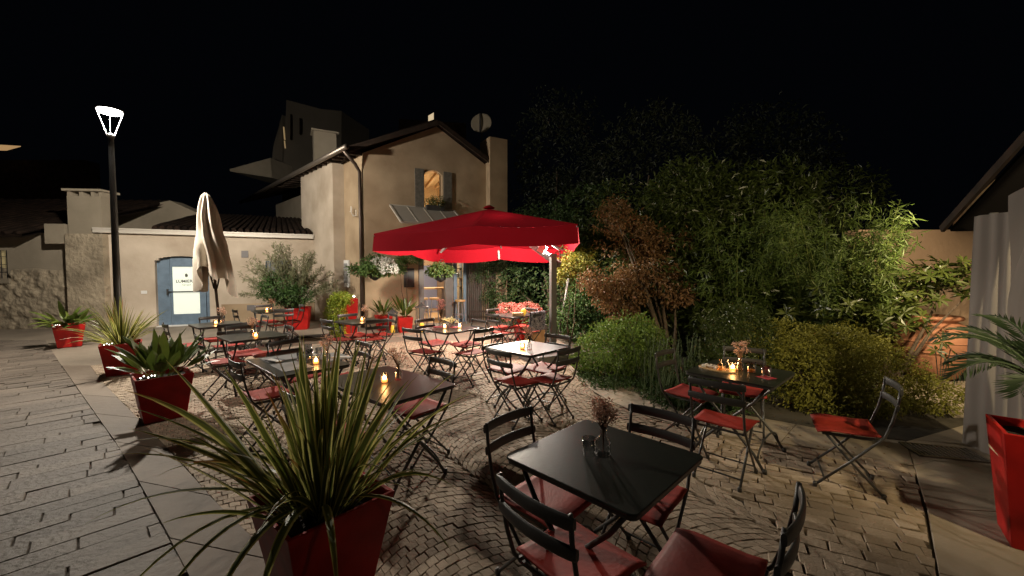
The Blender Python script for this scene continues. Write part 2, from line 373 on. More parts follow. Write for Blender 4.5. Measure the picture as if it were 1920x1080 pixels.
def clip_stone(P, poly, minfrac=.12):
    ins = [inpoly(p[0], p[1], poly) for p in P]
    if all(ins): return P
    if not any(ins): return None
    c = (sum(p[0] for p in P) / len(P), sum(p[1] for p in P) / len(P)); rad = max(math.dist(p, c) for p in P); Q = [(p[0], p[1]) for p in P]; n = len(poly)
    area = sum((poly[i][0] * poly[(i + 1) % n][1] - poly[(i + 1) % n][0] * poly[i][1]) for i in range(n)); sg = 1 if area > 0 else -1
    def ar(Q): return abs(sum(Q[i][0] * Q[(i+1) % len(Q)][1] - Q[(i+1) % len(Q)][0] * Q[i][1] for i in range(len(Q)))) / 2
    a0 = ar(Q)
    for i in range(n):
        a, b_ = poly[i], poly[(i + 1) % n]; dx, dy = b_[0] - a[0], b_[1] - a[1]; L = math.hypot(dx, dy) + 1e-9
        t_ = max(0, min(1, ((c[0] - a[0]) * dx + (c[1] - a[1]) * dy) / L ** 2))
        if math.dist((a[0] + dx * t_, a[1] + dy * t_), c) > rad: continue
        f = lambda p: sg * (dx * (p[1] - a[1]) - dy * (p[0] - a[0])) / L
        R_ = []
        for k in range(len(Q)):
            p, q = Q[k], Q[(k + 1) % len(Q)]; fp_, fq = f(p), f(q)
            if fp_ >= 0: R_.append(p)
            if fp_ * fq < 0: u = fp_ / (fp_ - fq); R_.append((p[0] + (q[0] - p[0]) * u, p[1] + (q[1] - p[1]) * u))
        Q = R_
        if len(Q) < 3: return None
    return Q if ar(Q) > minfrac * a0 else None
# fan-laid cobbles
cb = MB(); TH = R(38); ct, st = cos(TH), sin(TH); W = 1.15; RR = W * .60; S = .068
amax = math.asin(W / 2 / RR)
for ci in range(-9, 10):
    x0 = ci * W; yo = (ci % 2) * .04
    for k in range(-70, 190):
        yb = k * S + yo; na = 20; off = (k % 2) * .5
        for q in range(-1, na + 1):
            a0 = -amax + (q + off) * 2 * amax / na; a1 = a0 + 2 * amax / na
            a0 = max(a0, -amax); a1 = min(a1, amax)
            if a1 - a0 < .05: continue
            P = []
            for (aa, yy) in ((a0, yb), (a1, yb), (a1, yb + S), (a0, yb + S)):
                X = x0 + RR * sin(aa); Y = yy + RR * cos(aa)
                P.append((X * ct - Y * st, X * st + Y * ct))
            cx = sum(p[0] for p in P) / 4; cy = sum(p[1] for p in P) / 4
            if cx > 1.45 + .25 * sin(cy * 3) and cy < 4.4 or cx < -8 or cx > 3 or cy < .5 or cy > 10: continue
            P = clip_stone(P, COB)
            if P: stone(cb, P, random.uniform(.0, .007) + .006)
# straight rows of bigger setts on the right
for k in range(-70, 80):
    s_ = -6 + random.random() * .2
    while s_ < 8:
        l = random.uniform(.09, .19); a = R(-28); e1 = Vector((cos(a), sin(a))); e2 = Vector((-sin(a), cos(a)))
        h0 = k * .098
        P = [e1 * s_ + e2 * h0, e1 * (s_ + l) + e2 * h0, e1 * (s_ + l) + e2 * (h0 + .098), e1 * s_ + e2 * (h0 + .098)]; s_ += l
        cx = sum(p[0] for p in P) / 4; cy = sum(p[1] for p in P) / 4
        P = clip_stone(P, COB) if cx > 1.45 + .25 * sin(cy * 3) and cy < 4.4 else None
        if P: stone(cb, P, random.uniform(.004, .014), jit=.009, tilt=.006)
setting(cb.build('cobble_paving', M['cobble']))
# slab path
pp = [(-18, -3), (1.2, -3), (-.35, .93)] + PATH_LINE[1:] + [(-11.2, 9.6), (-18, 9.6)]
sl = MB(); a = R(46); e1 = Vector((cos(a), sin(a))); e2 = Vector((-sin(a), cos(a)))
h0 = -6
while h0 < 20:
    wd = random.choice((.11, .14, .16, .16, .19)); s_ = -16 + random.random()
    while s_ < 14:
        l = random.uniform(.3, .75)
        P = [e1 * s_ + e2 * h0, e1 * (s_ + l) + e2 * h0, e1 * (s_ + l) + e2 * (h0 + wd), e1 * s_ + e2 * (h0 + wd)]; s_ += l
        P = clip_stone(P, pp)
        if P: stone(sl, P, random.uniform(.004, .013), jit=.003, tilt=.002, bev=.006)
    h0 += wd
setting(sl.build('path', M['slab']))
# smooth band between path and cobbles
bd = MB()
def lerp_poly(Pl, t):
    L = [0]
    for i in range(1, len(Pl)): L.append(L[-1] + math.dist(Pl[i - 1], Pl[i]))
    d = t * L[-1]
    for i in range(1, len(Pl)):
        if d <= L[i] + 1e-9:
            q = (d - L[i - 1]) / (L[i] - L[i - 1]); return (Pl[i-1][0] + (Pl[i][0] - Pl[i-1][0]) * q, Pl[i-1][1] + (Pl[i][1] - Pl[i-1][1]) * q)
ts = [0, .12, .24, .35, .47, .6, .72, .85, 1]
for i in range(len(ts) - 1): stone(bd, [lerp_poly(PATH_LINE, ts[i]), lerp_poly(BAND_IN, ts[i]), lerp_poly(BAND_IN, ts[i+1]), lerp_poly(PATH_LINE, ts[i+1])], .011, j=.004, jit=.0, tilt=0)
setting(bd.build('pavement_band', M['band']))
cu = MB(); ts = [i / 11 for i in range(12)]
for i in range(11): stone(cu, [lerp_poly(CURB_IN, ts[i]), lerp_poly(CURB_OUT, ts[i]), lerp_poly(CURB_OUT, ts[i+1]), lerp_poly(CURB_IN, ts[i+1])], .016, j=.003, jit=0, tilt=0)
# slabs on the right in front of the tent
rl = [(3.42, 3.36), (2.9, 2.75), (2.34, 2.14), (1.4, 1.1)]; rr = [(5.0, 3.9), (4.3, 2.6), (3.7, 1.6), (2.7, .3)]
for i in range(3): stone(cu, [rl[i], rr[i], rr[i+1], rl[i+1]][::-1], .014, j=.004, jit=0, tilt=0)
stone(cu, [(3.42, 3.36), (3.83, 3.85), (5.2, 4.4), (5.0, 3.9)], .012, j=.004, jit=0, tilt=0)
setting(cu.build('garden_kerb', M['curb']))
st_ = MB()
for (p, q, wd) in (((-1.7, 5.55), (.9, 7.35), .11), ((-5.6, 7.95), (-2.4, 10.6), .55)):
    d = (Vector(q) - Vector(p)); nn = Vector((-d.y, d.x)).normalized() * wd; nseg = 6
    for i in range(nseg):
        A = Vector(p) + d * i / nseg; B = Vector(p) + d * (i + 1) / nseg; stone(st_, [A, B, B + nn, A + nn], .019 if wd < .2 else .012, j=.003, jit=0, tilt=0)
setting(st_.build('paving_strip', M['curb']))
ct_ = MB(); ct_.prism([(-18, 9.6), (-11.2, 9.6), (-7.9, 7.0), (-7.4, 7.02), (-7.0, 7.3), (-4.3, 8.1), (-2.6, 9.4), (.3, 9.6), (.9, 7.5), (1.2, 9.2), (.6, 12.5), (1, 17), (-18, 17)], -.03, .0); setting(ct_.build('courtyard', M['court']))
so = MB(); so.prism([(1.0, 7.6), (1.12, 6.5), (1.95, 5.5), (2.6, 4.6), (3.3, 4.05), (3.85, 3.88), (5.2, 4.4), (12, 5), (12, 16), (1, 16), (.6, 12.5), (1.2, 9.2)], -.04, .004); setting(so.build('garden_soil', M['ground']))

# ================================================================== LAMPS
t = thing('street_lamp', 'tall black street lamp with a glowing tapered head above the left planters', 'street lamp', (-7.36, 7.5, 0))
p = MB(); p.lathe([(.085, 0), (.085, .5), (.058, .55), (.05, 2.6), (.038, 4.1)], 16); p.build('pole', M['metal'], t, smooth=False)
p = MB(); p.lathe([(.038, 4.08), (.055, 4.12), (.055, 4.16), (.03, 4.18)], 16); p.build('collar', M['metal'], t)
p = MB(); p.lathe([(.185, 4.60), (.19, 4.62), (.17, 4.64), (.08, 4.66), (.02, 4.67)], 24); p.build('lamp_cap', M['metal'], t)
p = MB(); p.lathe([(.155, 4.555), (.165, 4.598)], 24); p.build('diffuser', M['lampglow'], t)
for k in range(4):
    a_ = k * pi / 2 + pi / 4; p = MB(); p.bar((.05 * cos(a_), .05 * sin(a_), 4.16), (.178 * cos(a_), .178 * sin(a_), 4.6), .012 if k in (0, 2) else .006, .012 if k in (0, 2) else .006); p.build('lamp_arm', M['lampbar'] if k in (0, 2) else M['metal'], t)
lamp('street_light', (0, 0, 4.50), P_STREET, (1, .90, .76), .09, t)
# added unseen second lamp, out of the frame behind the camera to the right
t2 = thing('street_lamp', 'added unseen street lamp behind the viewer on the right, outside the photo', 'street lamp', (4.6, -3.6, 0))
for ch in list(t.children):
    if ch.type == 'MESH': c = ch.copy(); COL.objects.link(c); c.parent = t2
lamp('street_light', (0, 0, 4.50), P_SECOND, (1, .74, .42), .09, t2)

fl = thing('added_floodlight', 'small added lamp at a tent corner, unseen outside the frame on the right', 'added_floodlight', (3.25, .55, 3.05))  # added unseen lamp to brighten the garden and tent curtain
p = MB(); p.box((0, .06, 0), (.22, .06, .16)); p.build('housing', M['metal'], fl)
p = MB(); p.tube([(0, .1, 0), (.3, -.25, .02)], .015, 6); p.build('bracket', M['metal'], fl)
lo = lamp('added_flood_beam', (-.0, .14, -.02), P_FLOOD, (1, .80, .46), .06, fl, 'SPOT'); lo.data.spot_size = R(120); lo.data.spot_blend = 1
f2 = thing('added_floodlight', 'small added warm lamp under the pink house eave, unseen behind the tent', 'added_floodlight', (5.42, 4.42, 2.44))  # added unseen lamp to brighten the pink wall, urn and shrubs
p = MB(); p.box((0, 0, 0), (.16, .08, .12), R(40)); p.build('housing', M['metal'], f2)
l3 = lamp('added_flood_beam', (-.07, .07, -.03), 320, (1, .78, .48), .06, f2, 'SPOT'); l3.data.spot_size = R(150); l3.data.spot_blend = 1
l3.rotation_euler = (Vector((6.0, 6.7, 1.0)) - Vector((5.35, 4.49, 2.41))).to_track_quat('-Z', 'Y').to_euler()
lo.rotation_euler = (Vector((5.2, 6.2, 1.0)) - Vector((3.25, .69, 3.03))).to_track_quat('-Z', 'Y').to_euler()

# ================================================================== BUILDINGS
C0 = Vector((-4.27, 11.7)); FD = Vector((cos(R(30)), sin(R(30)))); FN = Vector((sin(R(30)), -cos(R(30))))   # facade direction, outward normal
SD = Vector((cos(R(135)), sin(R(135)))); SN = Vector((-sin(R(135)), cos(R(135))))
def fp(s, z, off=0): q = C0 + FD * s + FN * off; return Vector((q.x, q.y, z))
def sp_(s, z, off=0): q = C0 + SD * s + Vector((-.7071, -.7071)) * off; return Vector((q.x, q.y, z))
def s_at(u, off=0):  # distance along the facade seen in photo column u
    k = (u - 960) / 755; c = C0 + FN * off; return (k * c.y - c.x) / (FD.x - k * FD.y)
def z_at(v, s, off=0): return at(960, v, (C0 + FD * s + FN * off).y).z
def slab_on(fn, s0, s1, z0, z1, off0, off1, mb=None):
    mb = mb or MB(); P = [fn(s, z, o) for o in (off0, off1) for s, z in ((s0, z0), (s1, z0), (s1, z1), (s0, z1))]
    i = len(mb.v); mb.v += [tuple(q) for q in P]
    for f in ((0,1,2,3),(7,6,5,4),(0,4,5,1),(1,5,6,2),(2,6,7,3),(3,7,4,0)): mb.f.append(tuple(i + k for k in f))
    return mb
EV = 5.05; AP = 6.18; L0 = 4.2; SA = 2.2
bh = thing('bistro_house', 'two storey cream house with gabled tiled roof behind the red parasol', 'house', (0, 0, 0))
def top(s): return EV + (AP - EV) * (s / SA if s < SA else (L0 - s) / (L0 - SA))
def facade(mb, xs, holes, topf, off0, off1, fn):
    xs = sorted(set(xs))
    for a_, b_ in zip(xs, xs[1:]):
        mid = (a_ + b_) / 2; segs = [0]; hs = sorted([h for h in holes if h[0] <= mid <= h[1]], key=lambda h: h[2]); z = 0
        spans = []
        for h in hs: spans.append((z, h[2])); z = h[3]
        for z0, z1 in spans:
            if z1 > z0: slab_on(fn, a_, b_, z0, z1, off0, off1, mb)
        P = [fn(s, zz, o) for o in (off0, off1) for s, zz in ((a_, z), (b_, z), (b_, topf(b_)), (a_, topf(a_)))]
        i = len(mb.v); mb.v += [tuple(q) for q in P]
        for f in ((0,1,2,3),(7,6,5,4),(0,4,5,1),(1,5,6,2),(2,6,7,3),(3,7,4,0)): mb.f.append(tuple(i + k for k in f))
D0, D1 = s_at(786), s_at(846); D2 = s_at(903)
W0, W1 = s_at(797), s_at(831); WZ0 = z_at(396, 2.0); WZ1 = z_at(318, 2.0)
fw = MB(); facade(fw, [0, D0, D2, W0, W1, SA, L0], [(D0, D2, 0, 2.45), (W0, W1, WZ0, WZ1)], top, 0, -.3, fp); fw.build('front_wall', M['plaster'], bh)
sw = MB(); slab_on(sp_, 0.0, 4.3, 0, EV, 0, -.3, sw); sw.build('side_wall', M['plaster'], bh)
sw = MB(); slab_on(sp_, 1.36, 4.2, 0, EV, .35, -.05, sw); sw.build('pilaster', M['plaster_w'], bh, label='paler projecting strip of the side wall')
sw = MB(); slab_on(sp_, 4.3, 12, 0, EV, -.9, -1.2, sw); sw.build('rear_wall', M['plaster_grey'], bh)
for s0, s1 in ((6.0, 6.5), (7.2, 7.6)): pass
for (u0, u1, v0, v1) in ((567, 573, 380, 407), (579, 590, 370, 404)):
    P = [at(u0, v1, 17.0), at(u1, v1, 16.6), at(u1, v0, 16.6), at(u0, v0, 17.0)]; m_ = MB(); m_.face(P); m_.face([q + Vector((.1, .3, 0)) for q in P][::-1]); m_.build('lit_side_window', M['window_lit'], bh, solid=.03)
# right hand return wall and back so the room is closed
rw = MB()
def world_fn(d): return lambda s, z, off=0: Vector(((C0 + FD * s - FN * off).x, (C0 + FD * s - FN * off).y, z))
inn = world_fn(0)
slab_on(inn, L0 - .28, L0, 0, EV - .3, .3, 7, rw); rw.build('right_wall', M['plaster'], bh)
# roof: two slopes with tile ridges
def roof_plane(mb, a, b, c, d, n=26, r=.055, lift=.03):
    """tile rolls running from edge a-b (eave) to d-c (ridge)"""
    a, b, c, d = map(Vector, (a, b, c, d)); nrm = (b - a).cross(d - a).normalized()
    if nrm.z < 0: nrm = -nrm
    mb.face([a, b, c, d]); mb.face([a - nrm * .08, d - nrm * .08, c - nrm * .08, b - nrm * .08]); mb.face([a, a - nrm * .08, b - nrm * .08, b])
    for k in range(n):
        t_ = (k + .5) / n; p0 = a.lerp(b, t_) + nrm * lift; p1 = d.lerp(c, t_) + nrm * lift; pts = [p0.lerp(p1, q / 8) + nrm * random.uniform(-.008, .012) for q in range(9)]
        mb.tube(pts, [r * (1.12 if q % 2 else .95) for q in range(9)], 6)
BK = 8.0
def inb(s, z, back): q = C0 + FD * s - FN * back; return Vector((q.x, q.y, z))
rf = MB(); ov = .25
roof_plane(rf, inb(-.45, EV - .02, -ov), inb(-.45, EV - .02, BK), inb(SA, AP + .12, BK), inb(SA, AP + .12, -ov))
roof_plane(rf, inb(L0 + .1, EV + .10, -ov), inb(L0 + .1, EV + .10, BK), inb(SA, AP + .12, BK), inb(SA, AP + .12, -ov))
# roof over the angled side wing
roof_plane(rf, sp_(-.2, EV + .0, .55), sp_(12, EV + .0, .55), sp_(12, EV + 1.1, -2.4), sp_(1.2, EV + 1.1, -2.4))
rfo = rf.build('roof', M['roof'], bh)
rt = MB()
for k in range(16):
    s = .1 + k * .42; rt.bar(sp_(s, EV - .06, .5), sp_(s, EV + .0, -.2), .07, .1)
rt.build('rafters', M['wood_dark'], bh)
vb = MB(); vb.bar(fp(-.45, EV - .02, .22), fp(SA, AP + .06, .22), .05, .14); vb.bar(fp(SA, AP + .06, .22), fp(L0 + .1, EV + .06, .22), .05, .14); vb.build('verge_board', M['wood_dark'], bh)
gt = MB(); gt.tube([sp_(-.35, EV - .03, .62), sp_(5, EV - .03, .62), sp_(12, EV - .05, .62)], .075, 10); gt.build('gutter', M['gutter'], bh, smooth=True)
dp = MB(); dp.tube([sp_(-.1, EV - .08, .6), sp_(.0, EV - .35, .25), sp_(.05, EV - .55, .09), sp_(.05, 3, .08), sp_(.05, .02, .08)], .05, 10); dp.build('downpipe', M['pipe'], bh, smooth=True)
# window with arch, frame, shutters
fr = MB(); sm = (W0 + W1) / 2; hw = (W1 - W0) / 2
for s0, s1, z0, z1 in ((W0, W0 + .04, WZ0, WZ1 - .06), (W1 - .04, W1, WZ0, WZ1 - .06), (W0, W1, WZ0, WZ0 + .05)): slab_on(fp, s0, s1, z0, z1, -.12, -.18, fr)
N_ = 12
for k in range(N_):
    a0, a1 = pi * k / N_, pi * (k + 1) / N_
    for (ra, za) in ((hw, .16),): slab_on(fp, sm - ra * cos(a0), sm - ra * cos(a1), WZ1 - .16 + za * min(sin(a0), sin(a1)) , WZ1 + .02, -.004, -.2, fr)
win = fr.build('window_frame', M['plaster'], bh)
m_ = MB(); slab_on(fp, W0 + .04, W1 - .04, WZ0 + .05, WZ1 - .05, -.14, -.15, m_); m_.build('pane', M['glass_smoke'], win)
rm = MB()
def room(mb, s0, s1, z0, z1, back):
    P = lambda s, z, bk: inb(s, z, bk)
    mb.face([P(s0, z0, back), P(s1, z0, back), P(s1, z1, back), P(s0, z1, back)])
    mb.face([P(s0, z0, .31), P(s0, z0, back), P(s0, z1, back), P(s0, z1, .31)]); mb.face([P(s1, z0, .31), P(s1, z0, back), P(s1, z1, back), P(s1, z1, .31)])
    mb.face([P(s0, z1, .31), P(s1, z1, .31), P(s1, z1, back), P(s0, z1, back)])
room(rm, W0 - 1.0, W1 + .9, WZ0 - .9, WZ1 + .15, 3.0)
for k in range(7):
    rm.bar(inb(W0 - .9 + k * .38, WZ1 + .08, .35), inb(W0 - .5 + k * .38, WZ1 + .08, 2.9), .09, .12)
rm.face([inb(W0 - 1, WZ0 - .9, .31), inb(W1 + .9, WZ0 - .9, .31), inb(W1 + .9, WZ0 - .9, 3), inb(W0 - 1, WZ0 - .9, 3)])
rm.build('upper_room', M['room'], bh)
lamp('upper_room_light', inb(sm + .5, WZ0 - .1, 1.6), 75, (1, .82, .55), .12, bh)
for (a_, b_) in ((W0 - .30, W0 - .02), (W1 + .03, W1 + .30)):
    sh = MB(); slab_on(fp, a_, b_, WZ0 - .02, WZ1 - .02, .01, .045, sh)
    for k in range(7): slab_on(fp, a_ + .02, b_ - .02, WZ0 + .04 + k * .17, WZ0 + .07 + k * .17, .046, .055, sh)
    sh.build('shutter', M['shutter'], bh)
# chimney at the right and one on the side roof
s9 = s_at(918, .25); s10 = s_at(950, .25)
ch = MB(); slab_on(fp, s9, s10, 0, z_at(264, 4.3), .30, -.45, ch); ch.build('chimney', M['plaster'], bh)
ch = MB(); q = at(609, 300, 15.2); ch.box((q.x, q.y, 5.6), (.75, .6, 2.3), R(30)); ch.box((q.x, q.y, 6.76), (.9, .75, .06), R(30)); ch.build('chimney', M['plaster_grey'], bh)
ch = MB(); slab_on(inb, SA - .8, SA - .55, AP - .4, AP + .05, 2.2, 2.5, ch); ch.build('chimney', M['plaster_grey'], bh)
# dish aerial
d_ = thing('satellite_dish', 'round satellite dish above the right chimney of the cream house', 'satellite dish', (0, 0, 0)); q = at(903, 232, 15.5)
mb = MB(); mb.lathe([(.01, -.05), (.2, -.03), (.36, .03), (.4, .06), (.36, .045), (.2, -.015), (.01, -.035)], 26); o = mb.build('dish', M['plaster_grey'], d_, smooth=True); o.location = q; o.rotation_euler = (R(78), 0, R(-8))
mb = MB(); mb.tube([q + Vector((0, .05, -.05)), q + Vector((0, .15, -2.0))], .03, 8); mb.build('mast', M['metal'], d_)
mb = MB(); mb.tube([q + Vector((-.05, -.02, .38)), q + Vector((-.05, -.1, -.35))], .035, 6); mb.build('dish_arm', M['metal'], d_)
# entrance: posts, glazed door, transom
ps = MB(); slab_on(fp, D0 - .02, D0 + .13, 0, 2.45, .06, -.1, ps); ps.build('door_post', M['metal_grey'], bh)
s833, s846 = s_at(834), s_at(848); ps = MB(); slab_on(fp, s833, s846, 0, 2.45, .06, -.1, ps); ps.build('door_post', M['metal_grey'], bh)
ps = MB(); slab_on(fp, D0, D2, 2.33, 2.46, .05, -.1, ps); ps.build('lintel', M['metal_grey'], bh)
gd = MB(); sA, sB = s_at(849), s_at(872)
for a_, b_, z0, z1 in ((sA, sA + .11, 0, 2.3), (sB - .09, sB, 0, 2.3), (sA, sB, 0, .12), (sA, sB, 2.2, 2.32)): slab_on(fp, a_, b_, z0, z1, .09, .03, gd)
o = gd.build('glazed_door', M['door'], bh)
m_ = MB(); slab_on(fp, sA + .1, sB - .08, .12, 2.2, .065, .055, m_); m_.build('pane', M['glass_smoke'], o)
gd = MB(); slab_on(fp, sB + .01, D2, 0, 2.33, .0, -.08, gd); gd.build('side_panel', M['metal_grey'], bh)
# inside room
rm = MB(); P = inb
s0, s1, bk = .6, L0 - .3, 5.0
rm.face([P(s0, 0, bk), P(s1, 0, bk), P(s1, 2.9, bk), P(s0, 2.9, bk)]); rm.face([P(s0, 0, .31), P(s0, 0, bk), P(s0, 2.9, bk), P(s0, 2.9, .31)])
rm.face([P(s0, 2.9, .31), P(s1, 2.9, .31), P(s1, 2.9, bk), P(s0, 2.9, bk)]); rm.build('room_walls', M['room'], bh)
rm = MB(); rm.face([P(s0, .012, .0), P(s1, .012, .0), P(s1, .012, bk), P(s0, .012, bk)]); rm.build('room_floor', M['oak'], bh)
rm = MB(); rm.box(P(2.3, .95, 4.9), (3.2, .05, 1.9), R(30)); rm.build('wall_panel', M['room_blue'], bh)
rm = MB(); rm.box(P(1.5, 2.1, 4.88), (.9, .04, 1.0), R(30)); rm.build('wall_panel', M['room'], bh)
lamp('room_light', P(2.3, 2.5, 1.8), P_ROOM, (1, .88, .74), .2, bh)
# mural-like strip lights: pendant over the bar
bt = thing('bar_table', 'long high wooden table with grey legs inside the lit doorway', 'bar table', P(2.15, 0, 1.3), R(30))
mb = MB(); mb.box((0, 0, 1.06), (1.7, .5, .05)); mb.build('table_top', M['oak'], bt)
for x_ in (-.75, .75):
    mb = MB(); mb.box((x_, 0, .52), (.06, .4, 1.03)); mb.build('leg', M['metal_grey'], bt)
def stool(loc, lab):
    t = thing('bar_stool', lab, 'bar stool', loc, R(20), 'stools by the lit doorway')
    mb = MB(); mb.lathe([(.12, .69), (.16, .70), (.17, .73), (.16, .76), (.02, .77)], 16); mb.build('seat', M['oak'], t)
    for k in range(4):
        a_ = pi / 4 + k * pi / 2; mb = MB(); mb.tube([(.12 * cos(a_), .12 * sin(a_), .70), (.2 * cos(a_), .2 * sin(a_), .0)], .018, 8); mb.build('leg', M['steel'], t)
    mb = MB(); mb.lathe([(.155, .28), (.17, .28), (.17, .3), (.155, .3)], 16, close=False); mb.build('footrest', M['steel'], t)
    return t
st0 = stool(P(1.62, 0.012, .75), 'metal bar stool at the left end of the high table, inside doorway')
dup(st0, P(1.98, .012, .8), R(40), 'metal bar stool at the middle of the high table, inside doorway')
dup(st0, P(2.34, .012, .72), R(10), 'metal bar stool at the right end of the high table, near door post')
dup(st0, P(2.78, .0, -.45), R(30), 'stool with tan seat standing outside before the glazed door')
sb = thing('shelf_unit', 'narrow shelf with bottles seen through the glazed door', 'shelf', P(2.9, 0, .45), R(30))
for z_ in (1.15, 1.42, 1.75, 2.1):
    mb = MB(); mb.box((0, 0, z_), (.55, .22, .025)); mb.build('shelf', M['oak'], sb)
for x_ in (-.28, .28):
    mb = MB(); mb.box((x_, 0, 1.1), (.025, .22, 2.2)); mb.build('side_panel', M['metal_grey'], sb)
for i, (x_, z_, h_, mm) in enumerate(((-.17, 1.77, .3, 'bottle_y'), (-.06, 1.77, .26, 'bottle_w'), (.06, 1.77, .28, 'bottle_w'), (-.15, 1.44, .16, 'bottle_y'), (.05, 1.44, .28, 'bottle_b'), (.17, 1.44, .2, 'bottle_w'), (-.1, 1.17, .14, 'bottle_y'), (.1, 1.17, .12, 'bottle_b'))):
    mb = MB(); mb.lathe([(.04, z_), (.04, z_ + h_ * .6), (.018, z_ + h_ * .75), (.018, z_ + h_)], 12)
    o = mb.build('bottle', M[mm]); o.location = P(2.9, 0, .42) + Vector((x_ * cos(R(30)), x_ * sin(R(30)), 0))
    tag(o, ['tall yellow bottle at the left of the top shelf', 'white bottle second on the top shelf', 'white bottle at the right of the top shelf', 'yellow jar at left of the middle shelf', 'blue bottle on the middle shelf', 'white jar right of the blue bottle', 'yellow jar on the lowest lit shelf', 'small blue jar on the lowest lit shelf'][i], 'bottle', 'bottles behind the glazed door')
# glass canopy over the entrance
cn = thing('glass_canopy', 'slanting glass porch canopy with white frame above the red parasol', 'canopy')
A, B, Cc, D = at(735, 391, 12.0), at(845, 402, 13.1), at(860, 440, 12.3), at(756, 424, 11.4)
A = fp(s_at(733), 3.62, .02); B = fp(s_at(850), 3.62, .02); Cc = fp(s_at(850), 3.0, 1.15); D = fp(s_at(735) + .0, 3.0, 1.15)
mb = MB()
for a_, b_ in ((A, B), (B, Cc), (D, A), (D, Cc)): mb.bar(a_, b_, .05, .05)
for k in (.25, .5, .75): mb.bar(A.lerp(B, k), D.lerp(Cc, k), .035, .035)
mb.build('frame', M['gutter_w'], cn)
mb = MB(); mb.face([A, B, Cc, D]); mb.build('pane', mat('dusty canopy glass', (.32, .29, .25), .5), cn, solid=.008)
# sign boards, menu case, hook
o = slab_on(fp, s_at(757), s_at(776), z_at(539, .9), z_at(503, .9), .01, .05).build('menu_blackboard', M['black']); tag(o, 'small framed blackboard on the wall left of the entrance', 'blackboard')
ks = (648 - 960) / 755
def ss_at(u, off=0): k = (u - 960) / 755; c = C0 + Vector((-.7071, -.7071)) * off; return (k * c.y - c.x) / (SD.x - k * SD.y)
mc = thing('menu_case', 'white framed menu case on the side wall of the cream house', 'menu case'); sa, sb_ = ss_at(657), ss_at(642)
mid = C0 + SD * (sa + sb_) / 2; z1 = at(960, 488, mid.y).z; z0 = at(960, 538, mid.y).z
mb = slab_on(sp_, sa, sb_, z0, z1, .01, .05); mb.build('frame', M['white'], mc)
mb = slab_on(sp_, sa + .09, sb_ - .09, z0 + .12, z1 - .1, .051, .056); mb.build('menu_sheet', M['paper'], mc)
mb = MB()
for k in range(5): slab_on(sp_, sa + .13, sb_ - .13 - .05 * (k % 2), z1 - .22 - k * .11, z1 - .235 - k * .11, .057, .059, mb)
mb.build('menu_lines', M['ink'], mc)
hk = thing('wall_bracket', 'small curved double iron bracket high on the side wall', 'wall bracket'); a_ = sp_(ss_at(676), at(960, 402, 12).z, .1)
mb = MB(); q = a_; du = Vector((SD.x, SD.y, 0))
mb.tube([q + du * .3 + Vector((0, 0, .22)), q + du * .32 + Vector((0, 0, .05)), q + du * .2 + Vector((0, 0, -.05)), q + Vector((0, 0, -.05)), q + Vector((0, 0, .1))], .018, 6)
mb.tube([q + du * .42 + Vector((0, 0, .1)), q + du * .34 + Vector((0, 0, .1)), q + du * .34 + Vector((0, 0, .25))], .015, 6); mb.build('bracket', M['gutter_w'], hk)

# annex with blue door
AD = Vector((cos(R(24)), sin(R(24)))); A0 = Vector((-9.97, 12.16)); ANN = Vector((sin(R(24)), -cos(R(24))))
def ap_(s, z, off=0): q = A0 + AD * s + ANN * off; return Vector((q.x, q.y, z))
def a_at(u, off=0): k = (u - 960) / 755; c = A0 + ANN * off; return (k * c.y - c.x) / (AD.x - k * AD.y)
def az_at(v, s): return at(960, v, (A0 + AD * s).y).z
an = thing('annex', 'low pale annex with a tiled roof and an arched blue door', 'building')
e0, e1 = a_at(186), a_at(590); dA, dB = a_at(291), a_at(392); ZT = 2.74; DT = 2.12
mb = MB(); facade(mb, [e0, dA, dB, e1], [(dA, dB, 0, DT)], lambda s: ZT, 0, -.35, ap_); mb.build('wall', M['plaster_w'], an)
mb = MB()
for k in range(14):   # arched door head
    a0, a1 = k / 14, (k + 1) / 14; f_ = lambda t: DT - .14 + .13 * math.sqrt(max(0, 1 - (2 * t - 1) ** 2))
    slab_on(ap_, dA + (dB - dA) * a0, dA + (dB - dA) * a1, min(f_(a0), f_(a1)), DT + .01, -.003, -.3, mb)
mb.build('door_arch', M['plaster_w'], an)
mb = MB(); slab_on(ap_, e0, e0 + .3, 0, ZT, -.35, -5, mb); mb.build('end_wall', M['plaster_w'], an)
mb = slab_on(ap_, dB + .3, e1 - .02, 0, .62, .002, .03); mb.build('plinth', M['plaster'], an)
mb = MB(); slab_on(ap_, dA, dA + .30, .02, DT, -.16, -.22, mb); mb.build('door_side_leaf', M['door'], an)
mb = slab_on(ap_, dA + .302, dA + .318, .03, DT - .5, -.19, -.2); mb.build('light_gap', M['frost'], an, label='bright gap of light beside the blue door')
dr = MB(); x0, x1 = dA + .32, dB - .12; gx0, gx1 = a_at(325, -.2), a_at(375, -.2); gz0, gz1 = az_at(588, 0) - .02, az_at(500, 0) + .0
for s0_, s1_, z0_, z1_ in ((x0, gx0, .02, DT), (gx1, x1, .02, DT), (gx0, gx1, .02, gz0), (gx0, gx1, gz1, DT)): slab_on(ap_, s0_, s1_, z0_, z1_, -.12, -.18, dr)
dro = dr.build('door', M['door'], an)
mb = slab_on(ap_, gx0, gx1, gz0, gz1, -.15, -.16); mb.build('glass_panel', M['frost'], dro)
mb = slab_on(ap_, gx0 - .1, gx1 + .02, 1.02, 1.05, -.10, -.118); slab_on(ap_, gx0 - .14, gx0 - .1, .95, 1.12, -.07, -.118, mb); mb.build('push_bar', M['metal'], dro)
mb = slab_on(ap_, dB - .11, dB, .02, DT, -.16, -.22); mb.build('door_side_leaf', M['door'], an)
